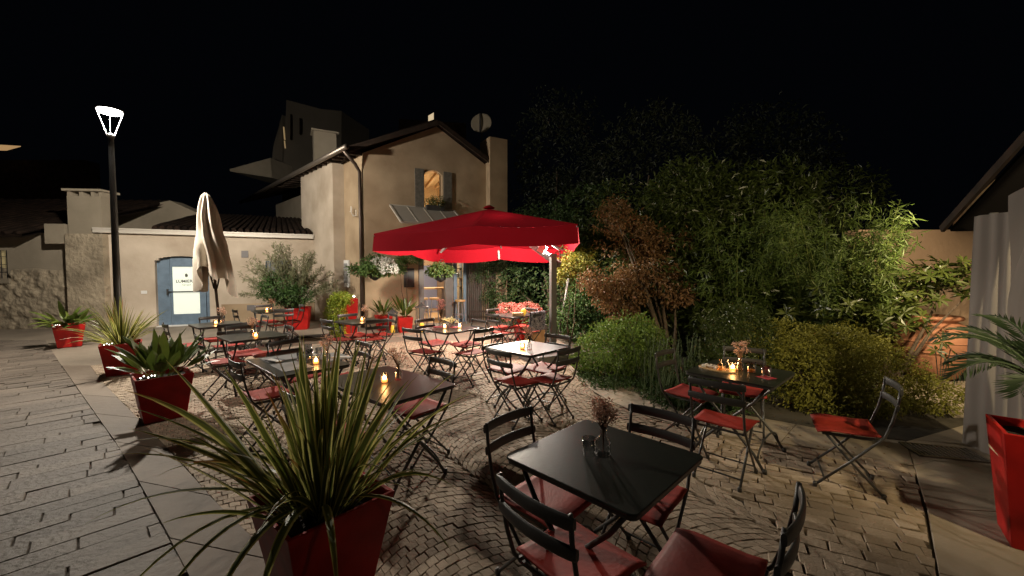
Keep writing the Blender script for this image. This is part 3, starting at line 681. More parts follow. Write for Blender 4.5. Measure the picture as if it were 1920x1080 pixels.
mb = slab_on(ap_, dA, dB, .0, .03, .05, -.3); mb.build('door_step', M['white'], an)
# lettering on the glass
def text(body, loc, size, rz, m, parent, name='lettering', rx=R(90)):
    cu = bpy.data.curves.new('t', 'FONT'); cu.body = body; cu.size = size; cu.align_x = 'CENTER'; cu.extrude = .001; cu.offset = .002
    ob = bpy.data.objects.new('t', cu); me = bpy.data.meshes.new_from_object(ob); bpy.data.objects.remove(ob); me.name = name; me.materials.clear(); me.materials.append(m)
    o = bpy.data.objects.new(name, me); COL.objects.link(o); o.parent = parent; o.location = loc; o.rotation_euler = (rx, 0, rz); return o
sc_ = (gx0 + gx1) / 2
text('LUMIERE', ap_(sc_ - .02, az_at(530, 0), -.147), .125, R(24), M['ink'], dro)
text('B I S T R O T', ap_(sc_, az_at(535, 0) - .01, -.147), .04, R(24), M['ink'], dro, 'small_lettering')
mb = MB()
for dx in (-.012, .014):
    q = [ap_(sc_ + dx + x_, az_at(517, 0) + z_, -.146) for x_, z_ in ((0, -.06), (.035, 0), (0.005, .075), (-.02, .02))]; mb.face(q)
mb.build('emblem', M['ink'], dro)
mb = slab_on(ap_, e0 - .05, e1, ZT, ZT + .1, .12, -.05); slab_on(ap_, e0 - .05, e1, ZT + .1, ZT + .14, .14, -.05, mb); mb.build('gutter', M['gutter_w'], an)
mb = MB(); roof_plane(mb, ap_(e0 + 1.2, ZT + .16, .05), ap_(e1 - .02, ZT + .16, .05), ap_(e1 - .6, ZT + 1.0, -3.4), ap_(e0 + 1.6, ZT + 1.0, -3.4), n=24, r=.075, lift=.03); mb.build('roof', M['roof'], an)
for (u0, u1, v0, v1, nm) in ((454, 467, 470, 483, 'vent_grille'), (462, 476, 572, 582, 'vent_grille'), (264, 275, 545, 551, 'number_plate')):
    a_, b_ = a_at(u0), a_at(u1); mb = slab_on(ap_, a_, b_, az_at(v1, a_), az_at(v0, a_), .032 if v0 > 560 else .004, .045 if v0 > 560 else .02); mb.build(nm, M['grey'] if nm == 'vent_grille' else M['white'], an)
# barred window behind the oleander
wn = MB(); a_, b_ = a_at(500), a_at(545); z0_, z1_ = az_at(528, 2.5), az_at(490, 2.5)
for k in range(7): wn.bar(ap_(a_ + (b_ - a_) * k / 6, z0_, .05), ap_(a_ + (b_ - a_) * k / 6, z1_, .05), .02, .02)
for k in range(3): wn.bar(ap_(a_, z0_ + (z1_ - z0_) * k / 2, .05), ap_(b_, z0_ + (z1_ - z0_) * k / 2, .05), .02, .02)
wo = wn.build('window_bars', M['door'], an); mb = slab_on(ap_, a_, b_, z0_, z1_, .004, .02); mb.build('pane', M['grey'], wo)
# shallow gabled wall behind the annex roof
gb = thing('rear_gable', 'dim low gable wall rising behind the annex gutter', 'building')
P = [at(196, 440, 14.5), at(372, 440, 15.5), at(372, 400, 15.5), at(318, 376, 15.2), at(196, 400, 14.5)]
mb = MB(); mb.face(P); mb.face([q + Vector((0, .6, 0)) for q in P][::-1])
for k in range(5): mb.face([P[k], P[k] + Vector((0, .6, 0)), P[(k+1) % 5] + Vector((0, .6, 0)), P[(k+1) % 5]])
mb.build('wall', M['plaster_grey'], gb)
# stone wall on the far left with lit barred window and a buttress
sw_ = thing('old_stone_house', 'old rough plastered house on the far left under a dark roof', 'house')
def lw(s, z, off=0): q = Vector((-11.75, 11.62)) + Vector((-1, -.05)) * s + Vector((.05, -1)) * off; return Vector((q.x, q.y, z))
wu0, wu1 = 2.55, 3.15; wz0, wz1 = 1.45, 2.25
mb = MB(); facade(mb, [-.2, 2.62, 3.2, 9], [(2.62, 3.2, wz0, wz1)], lambda s: 2.75, 0, -.4, lw); ow = mb.build('wall', M['plaster_grey'], sw_)
# rough lower render as displaced geometry
mb = MB()
def rough(u, v):
    s = .9 + u * 8; z = v * (1.75 + .25 * noise.noise(Vector((s * 1.1, 0, 3)))); d_ = .05 + .05 * noise.noise(Vector((s * 5, z * 5, 0))) + .03 * noise.noise(Vector((s * 13, z * 13, 4)))
    if v > .93: d_ *= (1 - v) / .07
    if v == 1: d_ = -.02
    if 2.5 < s < 3.3 and z > wz0 - .05: d_ = -.05
    return lw(s, z, d_)
mb.grid(rough, 200, 60); mb.build('rough_render', M['plaster_old'], sw_, smooth=True)
mb = MB()
for k in range(4): mb.bar(lw(2.68 + k * .15, wz0, -.04), lw(2.68 + k * .15, wz1, -.04), .015, .015)
for k in range(3): mb.bar(lw(2.62, wz0 + .18 + k * .22, -.04), lw(3.2, wz0 + .18 + k * .22, -.04), .015, .015)
wo = mb.build('window_bars', M['metal'], sw_); mb = slab_on(lw, 2.62, 3.2, wz0, wz1, -.12, -.14); mb.build('pane', mat('dim lit pane', (.5, .4, .2), .5, emit=(1, .8, .4), estr=.10), wo)
mb = slab_on(lw, 2.5, 3.35, wz0 - .14, wz0, .04, .10); mb.build('window_sill', M['plaster_grey'], sw_)
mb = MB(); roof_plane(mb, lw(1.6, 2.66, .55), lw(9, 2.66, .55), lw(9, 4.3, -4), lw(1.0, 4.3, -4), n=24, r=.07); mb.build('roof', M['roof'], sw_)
mb = MB(); q = at(160, 500, 11.3); mb.box((-11.95, 11.55, 1.35), (.95, .6, 2.7), R(6)); mb.build('buttress', M['plaster_old'], sw_)
mb = MB(); mb.box((-12.0, 11.6, 3.2), (.85, .5, 1.1), R(6)); mb.box((-12.0, 11.6, 3.92), (1.0, .62, .06), R(6))
for dx in (-.4, -.1, .2, .4): mb.box((-12.0 + dx, 11.6 + dx * .1, 3.82), (.07, .45, .15), R(6))
mb.build('chimney', M['plaster_grey'], sw_)
mb = MB(); mb.box((-12.75, 11.5, 2.7), (.5, .5, .55), R(6)); mb.build('wall_stub', M['plaster_grey'], sw_)
# far lit soffit at the upper left and dark distant houses
fh = thing('far_left_house', 'distant dark house with a strip of lit ceiling, far upper left', 'house')
a_ = at(-60, 280, 26); b_ = at(12, 281, 27); mb = MB(); mb.face([a_, b_, b_ + Vector((0, .8, .5)), a_ + Vector((0, .8, .6))]); mb.build('lit_soffit', mat('warm lit soffit', (.5, .3, .12), .6, emit=(1, .60, .26), estr=.35), fh, solid=.05)
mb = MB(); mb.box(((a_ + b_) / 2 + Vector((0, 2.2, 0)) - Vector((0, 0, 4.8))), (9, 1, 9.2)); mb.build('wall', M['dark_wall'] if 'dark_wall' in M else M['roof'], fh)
# tower group behind the side wing
def quad_block(nm, pts, depth, m, parent):
    mb = MB(); n = len(pts); B_ = [q + Vector((depth[0], depth[1], 0)) for q in pts]; mb.face(pts); mb.face(B_[::-1])
    for k in range(n): mb.face([pts[k], B_[k], B_[(k+1) % n], pts[(k+1) % n]])
    return mb.build(nm, m, parent)
tw = thing('tower_house', 'tall dim plastered house rising into the night behind the cream house', 'house')
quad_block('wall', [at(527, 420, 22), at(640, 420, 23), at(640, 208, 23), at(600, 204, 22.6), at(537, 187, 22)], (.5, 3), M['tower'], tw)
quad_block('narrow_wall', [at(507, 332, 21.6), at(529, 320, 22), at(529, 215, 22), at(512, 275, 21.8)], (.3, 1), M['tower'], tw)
for (u0, v0, v1) in ((546, 215, 262), (563, 222, 252)):
    a_, b_ = at(u0, v1, 21.9), at(u0, v0, 21.9); mb = MB(); mb.bar(a_, b_, .12, .05); mb.build('slot_window', M['roof'], tw)
mb = MB(); mb.bar(at(534, 262, 21.85), at(532, 238, 21.85), .07, .05); mb.bar(at(535, 278, 21.85), at(533.5, 264, 21.85), .05, .05); mb.build('lit_slit', M['tower_lit'], tw)
cg = thing('pointed_canopy', 'pale pointed gable end floating left of the dim tower house', 'building')
quad_block('gable', [at(431, 321, 20), at(510, 333, 20.5), at(507, 296, 20.5), at(431, 317, 20)], (.3, 2.5), M['plaster_grey'], cg)
lh = thing('lit_window_tower', 'tiny lit window high above the gable of the cream house', 'building')
a_, b_ = at(803, 236, 30), at(813, 232, 30); mb = MB(); mb.face([a_, b_, at(813, 211, 30), at(803, 217, 30)]); mb.build('lit_window', M['window_lit'], lh, solid=.05)
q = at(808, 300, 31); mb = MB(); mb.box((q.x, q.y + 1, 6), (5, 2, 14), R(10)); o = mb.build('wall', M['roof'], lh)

# right: pink wall, eave, tent
pw = thing('pink_house', 'pink plastered garden house wall behind the terracotta urn', 'house')
mb = MB(); mb.box((8.4, 7.75, 1.22), (3.8, .3, 2.44)); mb.build('wall', M['pink_wall'], pw)
mb = MB(); mb.grid(lambda u, v: (6.55 + u * 3.6, 7.60 - (.02 + .03 * noise.noise(Vector((u * 60, v * 22, 0)))) * (1 if v < .97 else -1), v * (1.55 + .12 * noise.noise(Vector((u * 8, 0, 0))))), 120, 40)
mb.build('rough_render', M['pink_wall'], pw, smooth=True)
mb = MB(); mb.bar((8.1, 7.4, 2.56), (5.15, 4.3, 2.56), .06, .16); mb.build('eave_board', M['wood_pale'], pw)
mb = MB()
E1, E2 = Vector((8.1, 7.4, 2.5)), Vector((5.15, 4.3, 2.5)); bk_ = Vector((1.2, -1.1, .0)) 
mb.face([E1, E2, E2 + bk_, E1 + bk_]);
mb.build('eave_soffit', M['wood_pale'], pw)
mb = MB(); mb.face([E1 + Vector((-.05, 0, .17)), E2 + Vector((-.05, 0, .17)), E2 + bk_ * 2.0 + Vector((0, 0, .8)), E1 + bk_ * 2.0 + Vector((0, 0, .8))]); mb.build('roof', M['roof'], pw, solid=.04)
mb = MB()
for k in range(7): q = E1.lerp(E2, k / 6); mb.bar(q + Vector((.02, 0, -.05)), q + bk_ + Vector((0, 0, -.05)), .07, .09)
mb.build('rafters', M['wood_dark'], pw)
ur = thing('terracotta_urn', 'large round terracotta oil jar with a rosette beside the pink wall', 'urn', (6.55, 6.25, 0))
mb = MB(); mb.lathe([(.22, 0), (.30, .05), (.42, .3), (.47, .55), (.45, .72), (.36, .84), (.28, .885), (.27, .90), (.33, .92), (.35, .945), (.33, .975), (.25, .98), (.23, .9), (.2, .7)], 40, close=False); mb.build('jar', M['terracotta'], ur, smooth=True)
mb = MB()
for z_, r_ in ((.45, .462), (.60, .468)): mb.lathe([(r_, z_ - .012), (r_ + .012, z_), (r_, z_ + .012)], 40, close=False)
mb.build('moulding', M['terracotta'], ur, smooth=True)
mb = MB(); a_ = R(-118); c_ = Vector((cos(a_) * .43, sin(a_) * .43, .76))
for k in range(6):
    b_ = k * pi / 3; q = c_ + Vector((-sin(a_) * cos(b_) * .045, cos(a_) * cos(b_) * .045, sin(b_) * .045)); mb.lathe([(.001, -.02), (.018, -.012), (.022, 0), (.018, .012), (.001, .02)], 8, c=q, close=False)
mb.build('rosette', M['terracotta'], ur, smooth=True)
# brick path by the urn
bp = MB()
for i in range(22):
    for j in range(9):
        x_ = 5.0 + i * .21 + (j % 2) * .1; y_ = 4.5 + j * .14 + i * .03; stone(bp, [(x_, y_), (x_ + .2, y_), (x_ + .2, y_ + .13), (x_, y_ + .13)], random.uniform(.01, .02), jit=.004)
setting(bp.build('brick_path', M['curb']))
# drain grate
dg = thing('drain_grate', 'slotted steel drain grate in the paving before the tent', 'drain grate', (3.93, 3.60, .018), R(-16))
mb = MB(); mb.box((0, .14, 0), (.5, .02, .02)); mb.box((0, -.14, 0), (.5, .02, .02)); mb.box((-.25, 0, 0), (.02, .3, .02)); mb.box((.25, 0, 0), (.02, .3, .02)); mb.build('frame', M['gutter'], dg)
mb = MB()
for k in range(13): mb.box((-.22 + k * .0365, 0, .001), (.012, .27, .018))
mb.build('bars', M['gutter'], dg)
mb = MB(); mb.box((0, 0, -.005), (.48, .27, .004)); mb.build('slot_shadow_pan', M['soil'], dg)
o = MB().box((-5.05, 10.25, .006), (.95, .42, .012), R(30)).build('floor_grate', M['soil']); tag(o, 'dark rectangular floor grate in the paving before the oleander', 'floor grate')
# tent
tn = thing('tent', 'grey translucent party tent with gathered side curtains at the right edge', 'tent')
TA, TB = Vector((4.28, 3.72)), Vector((3.75, 2.55)); 
def curtain(p, q, z1, amp, waves, bulge, seed, z0=.01):
    d = Vector(q) - Vector(p); n_ = Vector((-d.y, d.x)).normalized()
    def f(u, v):
        w_ = amp * sin(u * waves * 2 * pi + seed + .6 * sin(v * 3 + u * 5)) * (.45 + .55 * v) + amp * .7 * noise.noise(Vector((u * waves * 1.7, v * 2.2, seed))) + bulge * sin(pi * min(1, v * 1.1)) * sin(pi * u)
        q_ = Vector(p) + d * u + n_ * w_; return (q_.x, q_.y, z0 + (z1 - z0) * v)
    return f
mb = MB(); mb.grid(curtain(TA + Vector((.06, .1)), TA + Vector((.0, -.30)), 2.18, .014, 3, 0, 1), 50, 50); mb.build('corner_curtain', M['sheer'], tn, smooth=True)
def cur2(u, v):
    p_ = Vector((4.22, 3.40)).lerp(Vector((3.5, 1.5)), u); n_ = Vector((-.935, .354)); top = 2.30 + 1.5 * u
    w_ = .05 * sin(u * 34 + 1.2 * sin(v * 3.3) + 2) * (.35 + .65 * v) + .05 * noise.noise(Vector((u * 11, v * 3, 2))) + .22 * sin(pi * min(1, max(0, v * 1.35 - .2))) ** 2 * min(1, u * 5)
    return (p_.x + n_.x * w_, p_.y + n_.y * w_, .02 + (top - .02) * v)
mb = MB(); mb.grid(cur2, 200, 70); mb.build('side_curtain', M['sheer'], tn, smooth=True)
mb = MB(); mb.tube([(4.42, 3.72, 0), (4.42, 3.72, 2.2)], .03, 8); mb.build('pole', M['metal_grey'], tn, smooth=True)
mb = MB(); A_, P_ = Vector((4.52, 4.18, 2.10)), Vector((3.5, 1.5, 3.95)); ex = Vector((2.6, -.95, .0)); mb.face([A_, P_, P_ + ex, A_ + ex]); mb.build('roof', canvas('dark tent roof', (.006, .005, .005), .0), tn, solid=.03)
mb = MB(); mb.bar(A_ + Vector((-.06, .02, -.0)), P_ + Vector((-.06, .02, -.0)), .03, .07); mb.build('roof_edge', M['wood_dark'], tn)
lamp('tent_fill_light', (5.1, 2.2, 1.6), 22, (1, .80, .55), .15, tn)  # fill light added inside the tent, without a lamp body

# ================================================================== RED PARASOL
ub = thing('red_parasol', 'large square red cantilever parasol with a grey mast over the middle tables', 'parasol')
def corner(u, v, Y): return at(u, v, Y)
FLt, FRt, BRt, BLt = at(701, 438, 8.3), at(1083, 420, 7.5), at(1056, 466, 11.0), at(829, 468, 11.4)
APX = at(917, 392, 9.45)
cors = [FLt, FRt, BRt, BLt]; mids = [(cors[i] + cors[(i + 1) % 4]) / 2 + Vector((0, 0, .07)) for i in range(4)]
mids[0] = FLt.lerp(FRt, .52) + Vector((0, 0, .06))
rim = []
for i in range(4): rim += [cors[i], mids[i]]
mb = MB(); NS = 10; 
def sag(a, b, t, s=.05): return a.lerp(b, t) - Vector((0, 0, s * sin(pi * t)))
for i in range(8):
    a_, b_ = rim[i], rim[(i + 1) % 8]
    def f(u, v, a_=a_, b_=b_):
        p0 = sag(APX, a_, v, .0); p1 = sag(APX, b_, v, .0); q = p0.lerp(p1, u); return q - Vector((0, 0, .05 * sin(pi * u) * v))
    mb.grid(f, 8, 10)
cano = mb.build('canopy', M['canopy'], ub, smooth=False)
mb = MB(); VH = .36
for i in range(8):
    a_, b_ = rim[i], rim[(i + 1) % 8]
    def f(u, v, a_=a_, b_=b_):
        q = a_.lerp(b_, u) - Vector((0, 0, .05 * sin(pi * u))); c_ = Vector((APX.x, APX.y, q.z)); o_ = (q - c_).normalized()
        return q + o_ * (v * .035 + .02 * sin(u * 9 + i) * v) - Vector((0, 0, v * VH))
    mb.grid(f, 12, 4)
mb.build('valance', M['canopy'], cano, smooth=True)
for i in range(8):
    mb = MB(); mb.bar(APX - Vector((0, 0, .07)), rim[i] - Vector((0, 0, .05)), .03, .025); mb.build('rib', M['metal_grey'], ub)
mb = MB(); mb.lathe([(.12, 0), (.14, .02), (.05, .07), (.01, .08)], 14, c=APX + Vector((0, 0, .01))); mb.build('crown_cap', M['canopy'], ub)
PB = Vector((.80, 7.85, 0)); PT = Vector((.80, 7.85, at(1037, 487, 7.85).z))
mb = MB(); mb.box((PB.x, PB.y, 1.0), (.115, .11, 2.0), R(20)); mb.build('mast', M['metal_grey'], ub, bevel=.008)
ARMB = at(1049, 497, 7.85); 
mb = MB(); mb.bar(ARMB, APX - Vector((0, 0, .1)), .09, .12); mb.build('arm', M['metal_grey'], ub, bevel=.008)
mb = MB(); mb.bar(at(1012, 464, 8.0), at(1022, 470, 7.97), .16, .16); mb.build('crank_box', M['white'], ub)
mb = MB(); mb.box((.72, 7.45, .09), (.95, .8, .17), R(25)); mb.build('base_slab', M['grey'], ub, bevel=.02)
LQ = at(1029, 457, 8.05)
mb = MB(); mb.lathe([(.008, -.02), (.032, -.014), (.034, .014), (.008, .02)], 16, c=LQ); mb.build('lamp_head', M['bulb'], ub, smooth=True)
mb = MB(); mb.tube([LQ + Vector((.02, .02, 0)), at(1050, 470, 7.9), at(1050, 489, 7.95)], .013, 6); mb.build('lamp_bracket', M['metal'], ub)
lamp('parasol_light', LQ + Vector((-.02, -.02, -.09)), P_PARASOL, (1, .93, .82), .05, ub)
mb = MB(); q0, q1 = ARMB.lerp(APX, .55) - Vector((0, 0, .2)), ARMB.lerp(APX, .85) - Vector((0, 0, .22)); mb.bar(q0, q1, .05, .03); mb.build('added_light_bar', M['bulb'], ub)  # bar added out of sight behind the valance to light the canopy evenly
lamp('parasol_light', (q0 + q1) / 2 - Vector((0, 0, .08)), 880, (1, .88, .72), .12, ub)  # main light of the added bar, far stronger than the lamp head
for (u0, v0, u1, v1, Y) in ((826, 474, 838, 458, 11.0), (935, 470, 936, 486, 11.1)):
    mb = MB(); mb.bar(at(u0, v0, Y), at(u1, v1, Y), .05, .05); mb.build('hinge', M['metal_grey'], ub)
# leaning prop pole
o = MB().tube([at(1068, 512, 9.6), at(1058, 570, 9.55), at(1047, 624, 9.5)], .028, 8).build('prop_pole', M['metal_grey'], smooth=True); tag(o, 'thin grey metal pole leaning in the ivy right of the parasol mast', 'pole')
# closed cream parasol
cp_ = thing('closed_parasol', 'folded cream parasol with a dark pole near the blue door', 'parasol', (-6.05, 8.35, 0))
AX0, AX1 = Vector((0, 0, 0)), Vector((-.25, .0, 3.27))
def ax(z): return AX0.lerp(AX1, z / 3.27)
mb = MB(); mb.tube([ax(0), ax(3.2)], .026, 10); mb.lathe([(.24, 0), (.24, .05), (.05, .08)], 20); mb.build('pole', M['strut'], cp_, smooth=True)
def drape(u, v):
    a_ = u * 2 * pi; z = 3.27 - v * (1.82 + .22 * sin(a_ * 2 + 1.0) + .12 * sin(a_ * 5)); c_ = ax(z)
    r_ = .02 + .285 * (v ** .52) * (1 + .27 * sin(a_ * 9 + 1.9 * sin(v * 5)) + .13 * noise.noise(Vector((cos(a_) * 2, sin(a_) * 2, v * 4)))) * (1 - .08 * math.exp(-((v - .42) / .07) ** 2)); 
    return (c_.x + r_ * cos(a_), c_.y + r_ * sin(a_), z)
mb = MB(); mb.grid(drape, 120, 40); mb.build('canopy', M['cream'], cp_, smooth=True)
for k in range(6):
    a_ = k * pi / 3; mb = MB(); c_ = ax(1.35); mb.tube([(c_.x + .03 * cos(a_), c_.y + .03 * sin(a_), 1.3), (c_.x + .17 * cos(a_), c_.y + .17 * sin(a_), 1.95)], .012, 6); mb.build('strut', M['strut'], cp_)

# ================================================================== TABLES AND CHAIRS
def make_table(LX=.71, LY=.71):
    t = thing('bistro_table', '', 'table', (0, 0, 0), 0, 'folding bistro tables on the cobbles'); hx, hy = LX / 2, LY / 2; r_ = .035; P = []
    for cx, cy, a0 in ((hx - r_, hy - r_, 0), (-hx + r_, hy - r_, 90), (-hx + r_, -hy + r_, 180), (hx - r_, -hy + r_, 270)):
        for k in range(5): P.append((cx + r_ * cos(R(a0 + k * 22.5)), cy + r_ * sin(R(a0 + k * 22.5))))
    mb = MB(); mb.prism(P, .728, .74); o = mb.build('table_top', M['top'], t, bevel=.004)
    P2 = [(x * .985, y * .985) for x, y in P]; mb = MB(); n = len(P); i = 0
    for k in range(n):
        a_, b_ = P2[k], P2[(k + 1) % n]; mb.face([(a_[0], a_[1], .710), (b_[0], b_[1], .710), (b_[0], b_[1], .7285), (a_[0], a_[1], .7285)])
    mb.build('table_rim', M['metal'], t, solid=.004)
    for sx in (-1, 1):
        for sy in (-1, 1):
            xo = (hx - .06 if sy > 0 else hx - .085) * sx; mb = MB()
            mb.tube([(xo, sy * (hy - .06), .712), (xo, sy * (hy - .16), .56), (xo, -sy * .02, .34), (xo, -sy * (hy - .14), .13), (xo, -sy * (hy - .06), .0)], .0125, 8); mb.lathe([(.018, .0), (.018, .03), (.012, .035)], 8, c=(xo, -sy * (hy - .06), 0)); mb.build('leg', M['metal'], t, smooth=True)
    for sy in (-1, 1):
        xo = (hx - .06 if sy < 0 else hx - .085); yy = sy * (hy - .115)
        mb = MB(); mb.tube([(xo * cos(pi * k / 10), yy, .085 + .14 * sin(pi * k / 10)) for k in range(11)], .008, 6); mb.build('stretcher', M['metal'], t, smooth=True)
        mb = MB(); mb.tube([(-xo, sy * (hy - .06), .708), (xo, sy * (hy - .06), .708)], .009, 6); mb.build('cross_bar', M['metal'], t)
    return t
def make_chair():
    t = thing('bistro_chair', '', 'chair', (0, 0, 0), 0, 'red seated folding chairs around the tables')
    def f(u, v):
        x = (u - .5) * .40; y = (v - .45) * .37; z = .448 - .25 * max(0, v - .72) ** 2 + .05 * (max(0, .2 - v)) - .008 * cos(x * 7.5)
        w_ = 1 + .06 * (v - .5); return (x * w_, y, z)
    mb = MB(); mb.grid(f, 14, 14); mb.build('seat', M['seat'], t, smooth=True, solid=-.011)
    mb = MB()
    for sx in (-1, 1): mb.bar((sx * .175, -.17, .428), (sx * .17, .17, .418), .012, .02)
    mb.bar((-.175, .165, .42), (.175, .165, .42), .014, .014); mb.bar((-.175, -.165, .425), (.175, -.165, .425), .014, .014); mb.build('seat_frame', M['metal'], t)
    for sx in (-1, 1):
        x = sx * .187; mb = MB()
        mb.tube([(x, -.262, .83), (x, -.252, .72), (x, -.225, .58), (x, -.185, .455), (x, .0, .235), (x, .205, .012)], .0095, 8); mb.lathe([(.015, 0), (.016, .025), (.011, .035)], 8, c=(x, .205, 0)); mb.build('leg', M['metal'], t, smooth=True)
        x = sx * .165; mb = MB(); mb.tube([(x, .16, .43), (x, .0, .235), (x, -.2, .012)], .0095, 8); mb.lathe([(.015, 0), (.016, .025), (.011, .035)], 8, c=(x, -.2, 0)); mb.build('leg', M['metal'], t, smooth=True)
    for z, y in ((.80, -.262), (.685, -.246)):
        mb = MB(); m_ = 10; n_ = len(mb.v)
        def g_(u, v, z=z, y=y):
            a_ = v * 2 * pi; x = (u - .5) * .41; yy = y - .028 * (1 - (2 * u - 1) ** 2) ; e = 1 if .03 < u < .97 else .8
            return (x, yy + .0095 * cos(a_), z + .028 * e * (abs(sin(a_)) ** .6) * (1 if sin(a_) > 0 else -1))
        mb.grid(g_, 14, 12); 
        for u in (0, 1): mb.face([g_(u, k / 12) for k in range(12)])
        for sx in (-1, 1): mb.lathe([(.001, -.003), (.007, 0), (.001, .003)], 6, c=(sx * .187, y + .006, z), close=False)
        mb.build('back_slat', M['metal'], t, smooth=True)
    for (x, y, z) in ((.187, .15, .075), (.165, -.15, .07)):
        mb = MB(); mb.tube([(-x, y, z), (x, y, z)], .007, 6); mb.build('stretcher', M['metal'], t)
    return t
TB = {  # name: (x, y, yaw, long?)
 'front': (.46, 1.965, 45, 0, 'front folding table holding an unlit tumbler and dried flowers', 'the front table'),
 'bright': (.19, 4.82, 46, 0, 'table with a shining silvery top beside the round bush', 'the shining silvery table'),
 'tray': (2.08, 3.64, 43, 0, 'dark table with a wooden tray and drinks by the garden', 'the table with the wooden tray'),
 'spiky': (-1.04, 3.30, -40, 1, 'long dark table just behind the big spiky plant', 'the table behind the big spiky plant'),
 'lily': (-1.0, 6.40, 50, 0, 'table under the red parasol with cream lilies', 'the table with cream lilies'),
 'lime': (-2.76, 7.38, 50, 0, 'table beside the lime green trailing plant', 'the table by the lime trailing plant'),
 'menu': (-2.17, 4.03, -43, 1, 'long table laid with menus, cutlery and glasses', 'the table laid with menus'),
 'second': (-3.68, 5.68, 49, 0, 'dark table with candle between laid table and folded parasol', 'the candle table before the folded parasol'),
 'door': (-5.08, 6.93, 50, 0, 'dark table with a candle nearest the blue door', 'the table nearest the blue door'),
 'olive': (-5.55, 9.28, 44, 0, 'far dark table in front of the oleander bush', 'the table before the oleander bush'),
 'flower': (.02, 8.36, 45, 0, 'far table by the mast with wine glass, before pink hydrangea', 'the table before the pink hydrangea')}
tsq = make_table(); tlg = make_table(1.0, .66); fs = fl = True; TT = {}
for k, (x, y, yaw, lg, lab, short) in TB.items():
    if lg: o = tlg if fl else dup(tlg, (0, 0, 0), 0); fl = False
    else: o = tsq if fs else dup(tsq, (0, 0, 0), 0); fs = False
    o.location = (x, y, .012); o.rotation_euler = (0, 0, R(yaw)); o['label'] = lab; TT[k] = o
CH = [ # table, back-slat midpoint x,y, facing deg, side words
 ('front', -.01, 2.30, -43, 'far left side'), ('front', .08, 1.47, 43, 'near left side'), ('front', 1.0, 1.40, 139, 'near right side'), ('front', .89, 2.35, -135, 'far right side'),
 ('bright', -.14, 4.20, 44, 'near left side'), ('bright', .62, 4.30, 137, 'near right side'), ('bright', .60, 5.20, -132, 'far right side'), ('bright', -.25, 5.17, -43, 'far left side'),
 ('tray', 1.55, 3.02, 48, 'near left side'), ('tray', 1.59, 4.16, -46, 'far left side'), ('tray', 2.50, 4.33, -118, 'far right side'),
 ('spiky', -.66, 3.76, -132, 'far side'), ('spiky', -1.50, 2.72, 50, 'near side'),
 ('lily', -1.46, 5.79, 52, 'near left side'), ('lily', -1.51, 6.94, -42, 'far left side'), ('lily', -.40, 5.77, 140, 'near right side'), ('lily', -.57, 6.83, -133, 'far right side'),
 ('lime', -2.30, 6.88, 134, 'near right side'), ('lime', -3.16, 6.84, 55, 'near left side'), ('lime', -3.16, 7.72, -38, 'far left side'), ('lime', -2.30, 7.74, -144, 'far right side'),
 ('menu', -2.72, 4.78, -34, 'far left side'), ('menu', -1.74, 4.66, -132, 'far right side'), ('menu', -2.58, 3.72, 48, 'near left side'),
 ('second', -4.02, 5.14, 50, 'near left side'), ('second', -3.36, 6.04, -135, 'far right side'), ('second', -4.15, 6.1, -42, 'far left side'),
 ('door', -5.45, 6.30, 48, 'near left side'), ('door', -5.48, 7.32, -35, 'far left side'), ('door', -4.42, 6.33, 137, 'near right side'), ('door', -4.62, 7.5, -132, 'far right side'),
 ('olive', -5.9, 8.55, 50, 'near left side'), ('olive', -4.98, 8.75, 137, 'near right side'), ('olive', -5.15, 9.85, -135, 'far right side'), ('olive', -6.05, 9.8, -45, 'far left side'),
 ('flower', -.38, 7.72, 42, 'near left side'), ('flower', -.42, 8.75, -40, 'far left side'), ('flower', .50, 7.80, 136, 'near right side'), ('flower', .43, 8.93, -132, 'far right side')]
c0 = make_chair(); first = True
def place_chair(mx, my, face, lab):
    global first
    f = Vector((cos(R(face)), sin(R(face)))); p = Vector((mx, my)) + f * .262
    o = c0 if first else dup(c0, (0, 0, 0), 0); first = False
    o.location = (p.x, p.y, .012); o.rotation_euler = (0, 0, R(face - 90 + random.uniform(-3, 3))); o['label'] = lab; return o
for k, x, y, fc, side in CH: place_chair(x, y, fc, 'red seated folding chair, %s of %s' % (side, TB[k][5]))
place_chair(2.84, 2.97, 150, 'lone folding chair pulled away from the tray table, its back to the hedge')

# ---- table things
def vase_flowers(name_lab, x, y, z=.752, h=.12, fh=.14, m='dryflower', seed=0, r=.032, spread=.09, n=150):
    t = thing('bottle_vase', name_lab, 'vase', (x, y, z), random.random() * 3, 'small bottle vases with dried flowers')
    mb = MB(); mb.lathe([(r, 0), (r, h * .55), (r * .5, h * .75), (r * .45, h * .93), (r * .6, h)], 16, close=False); mb.face([(r * cos(a_ * pi / 6), r * sin(a_ * pi / 6), .002) for a_ in range(12)]); mb.build('bottle', M['glass'], t, smooth=True)
    mb = MB(); fl_ = MB()
    for k in range(n // 7):
        a_ = random.uniform(0, 2 * pi); q = spread * random.random() ** .6; tp = Vector((q * cos(a_), q * sin(a_), h + fh * random.uniform(.35, 1)))
        mb.tube([(0, 0, .01), (tp.x * .15, tp.y * .15, h * 1.0), tp], .0013, 3, cap=False)
        for _ in range(9): 
            c_ = tp + rdir() * .016; leaf_tri(fl_.v, fl_.f, c_, rdir(), rdir(), .014, .011)
    mb.build('stem', M['stem'], t); fl_.build('flower_head', M[m], t); return t
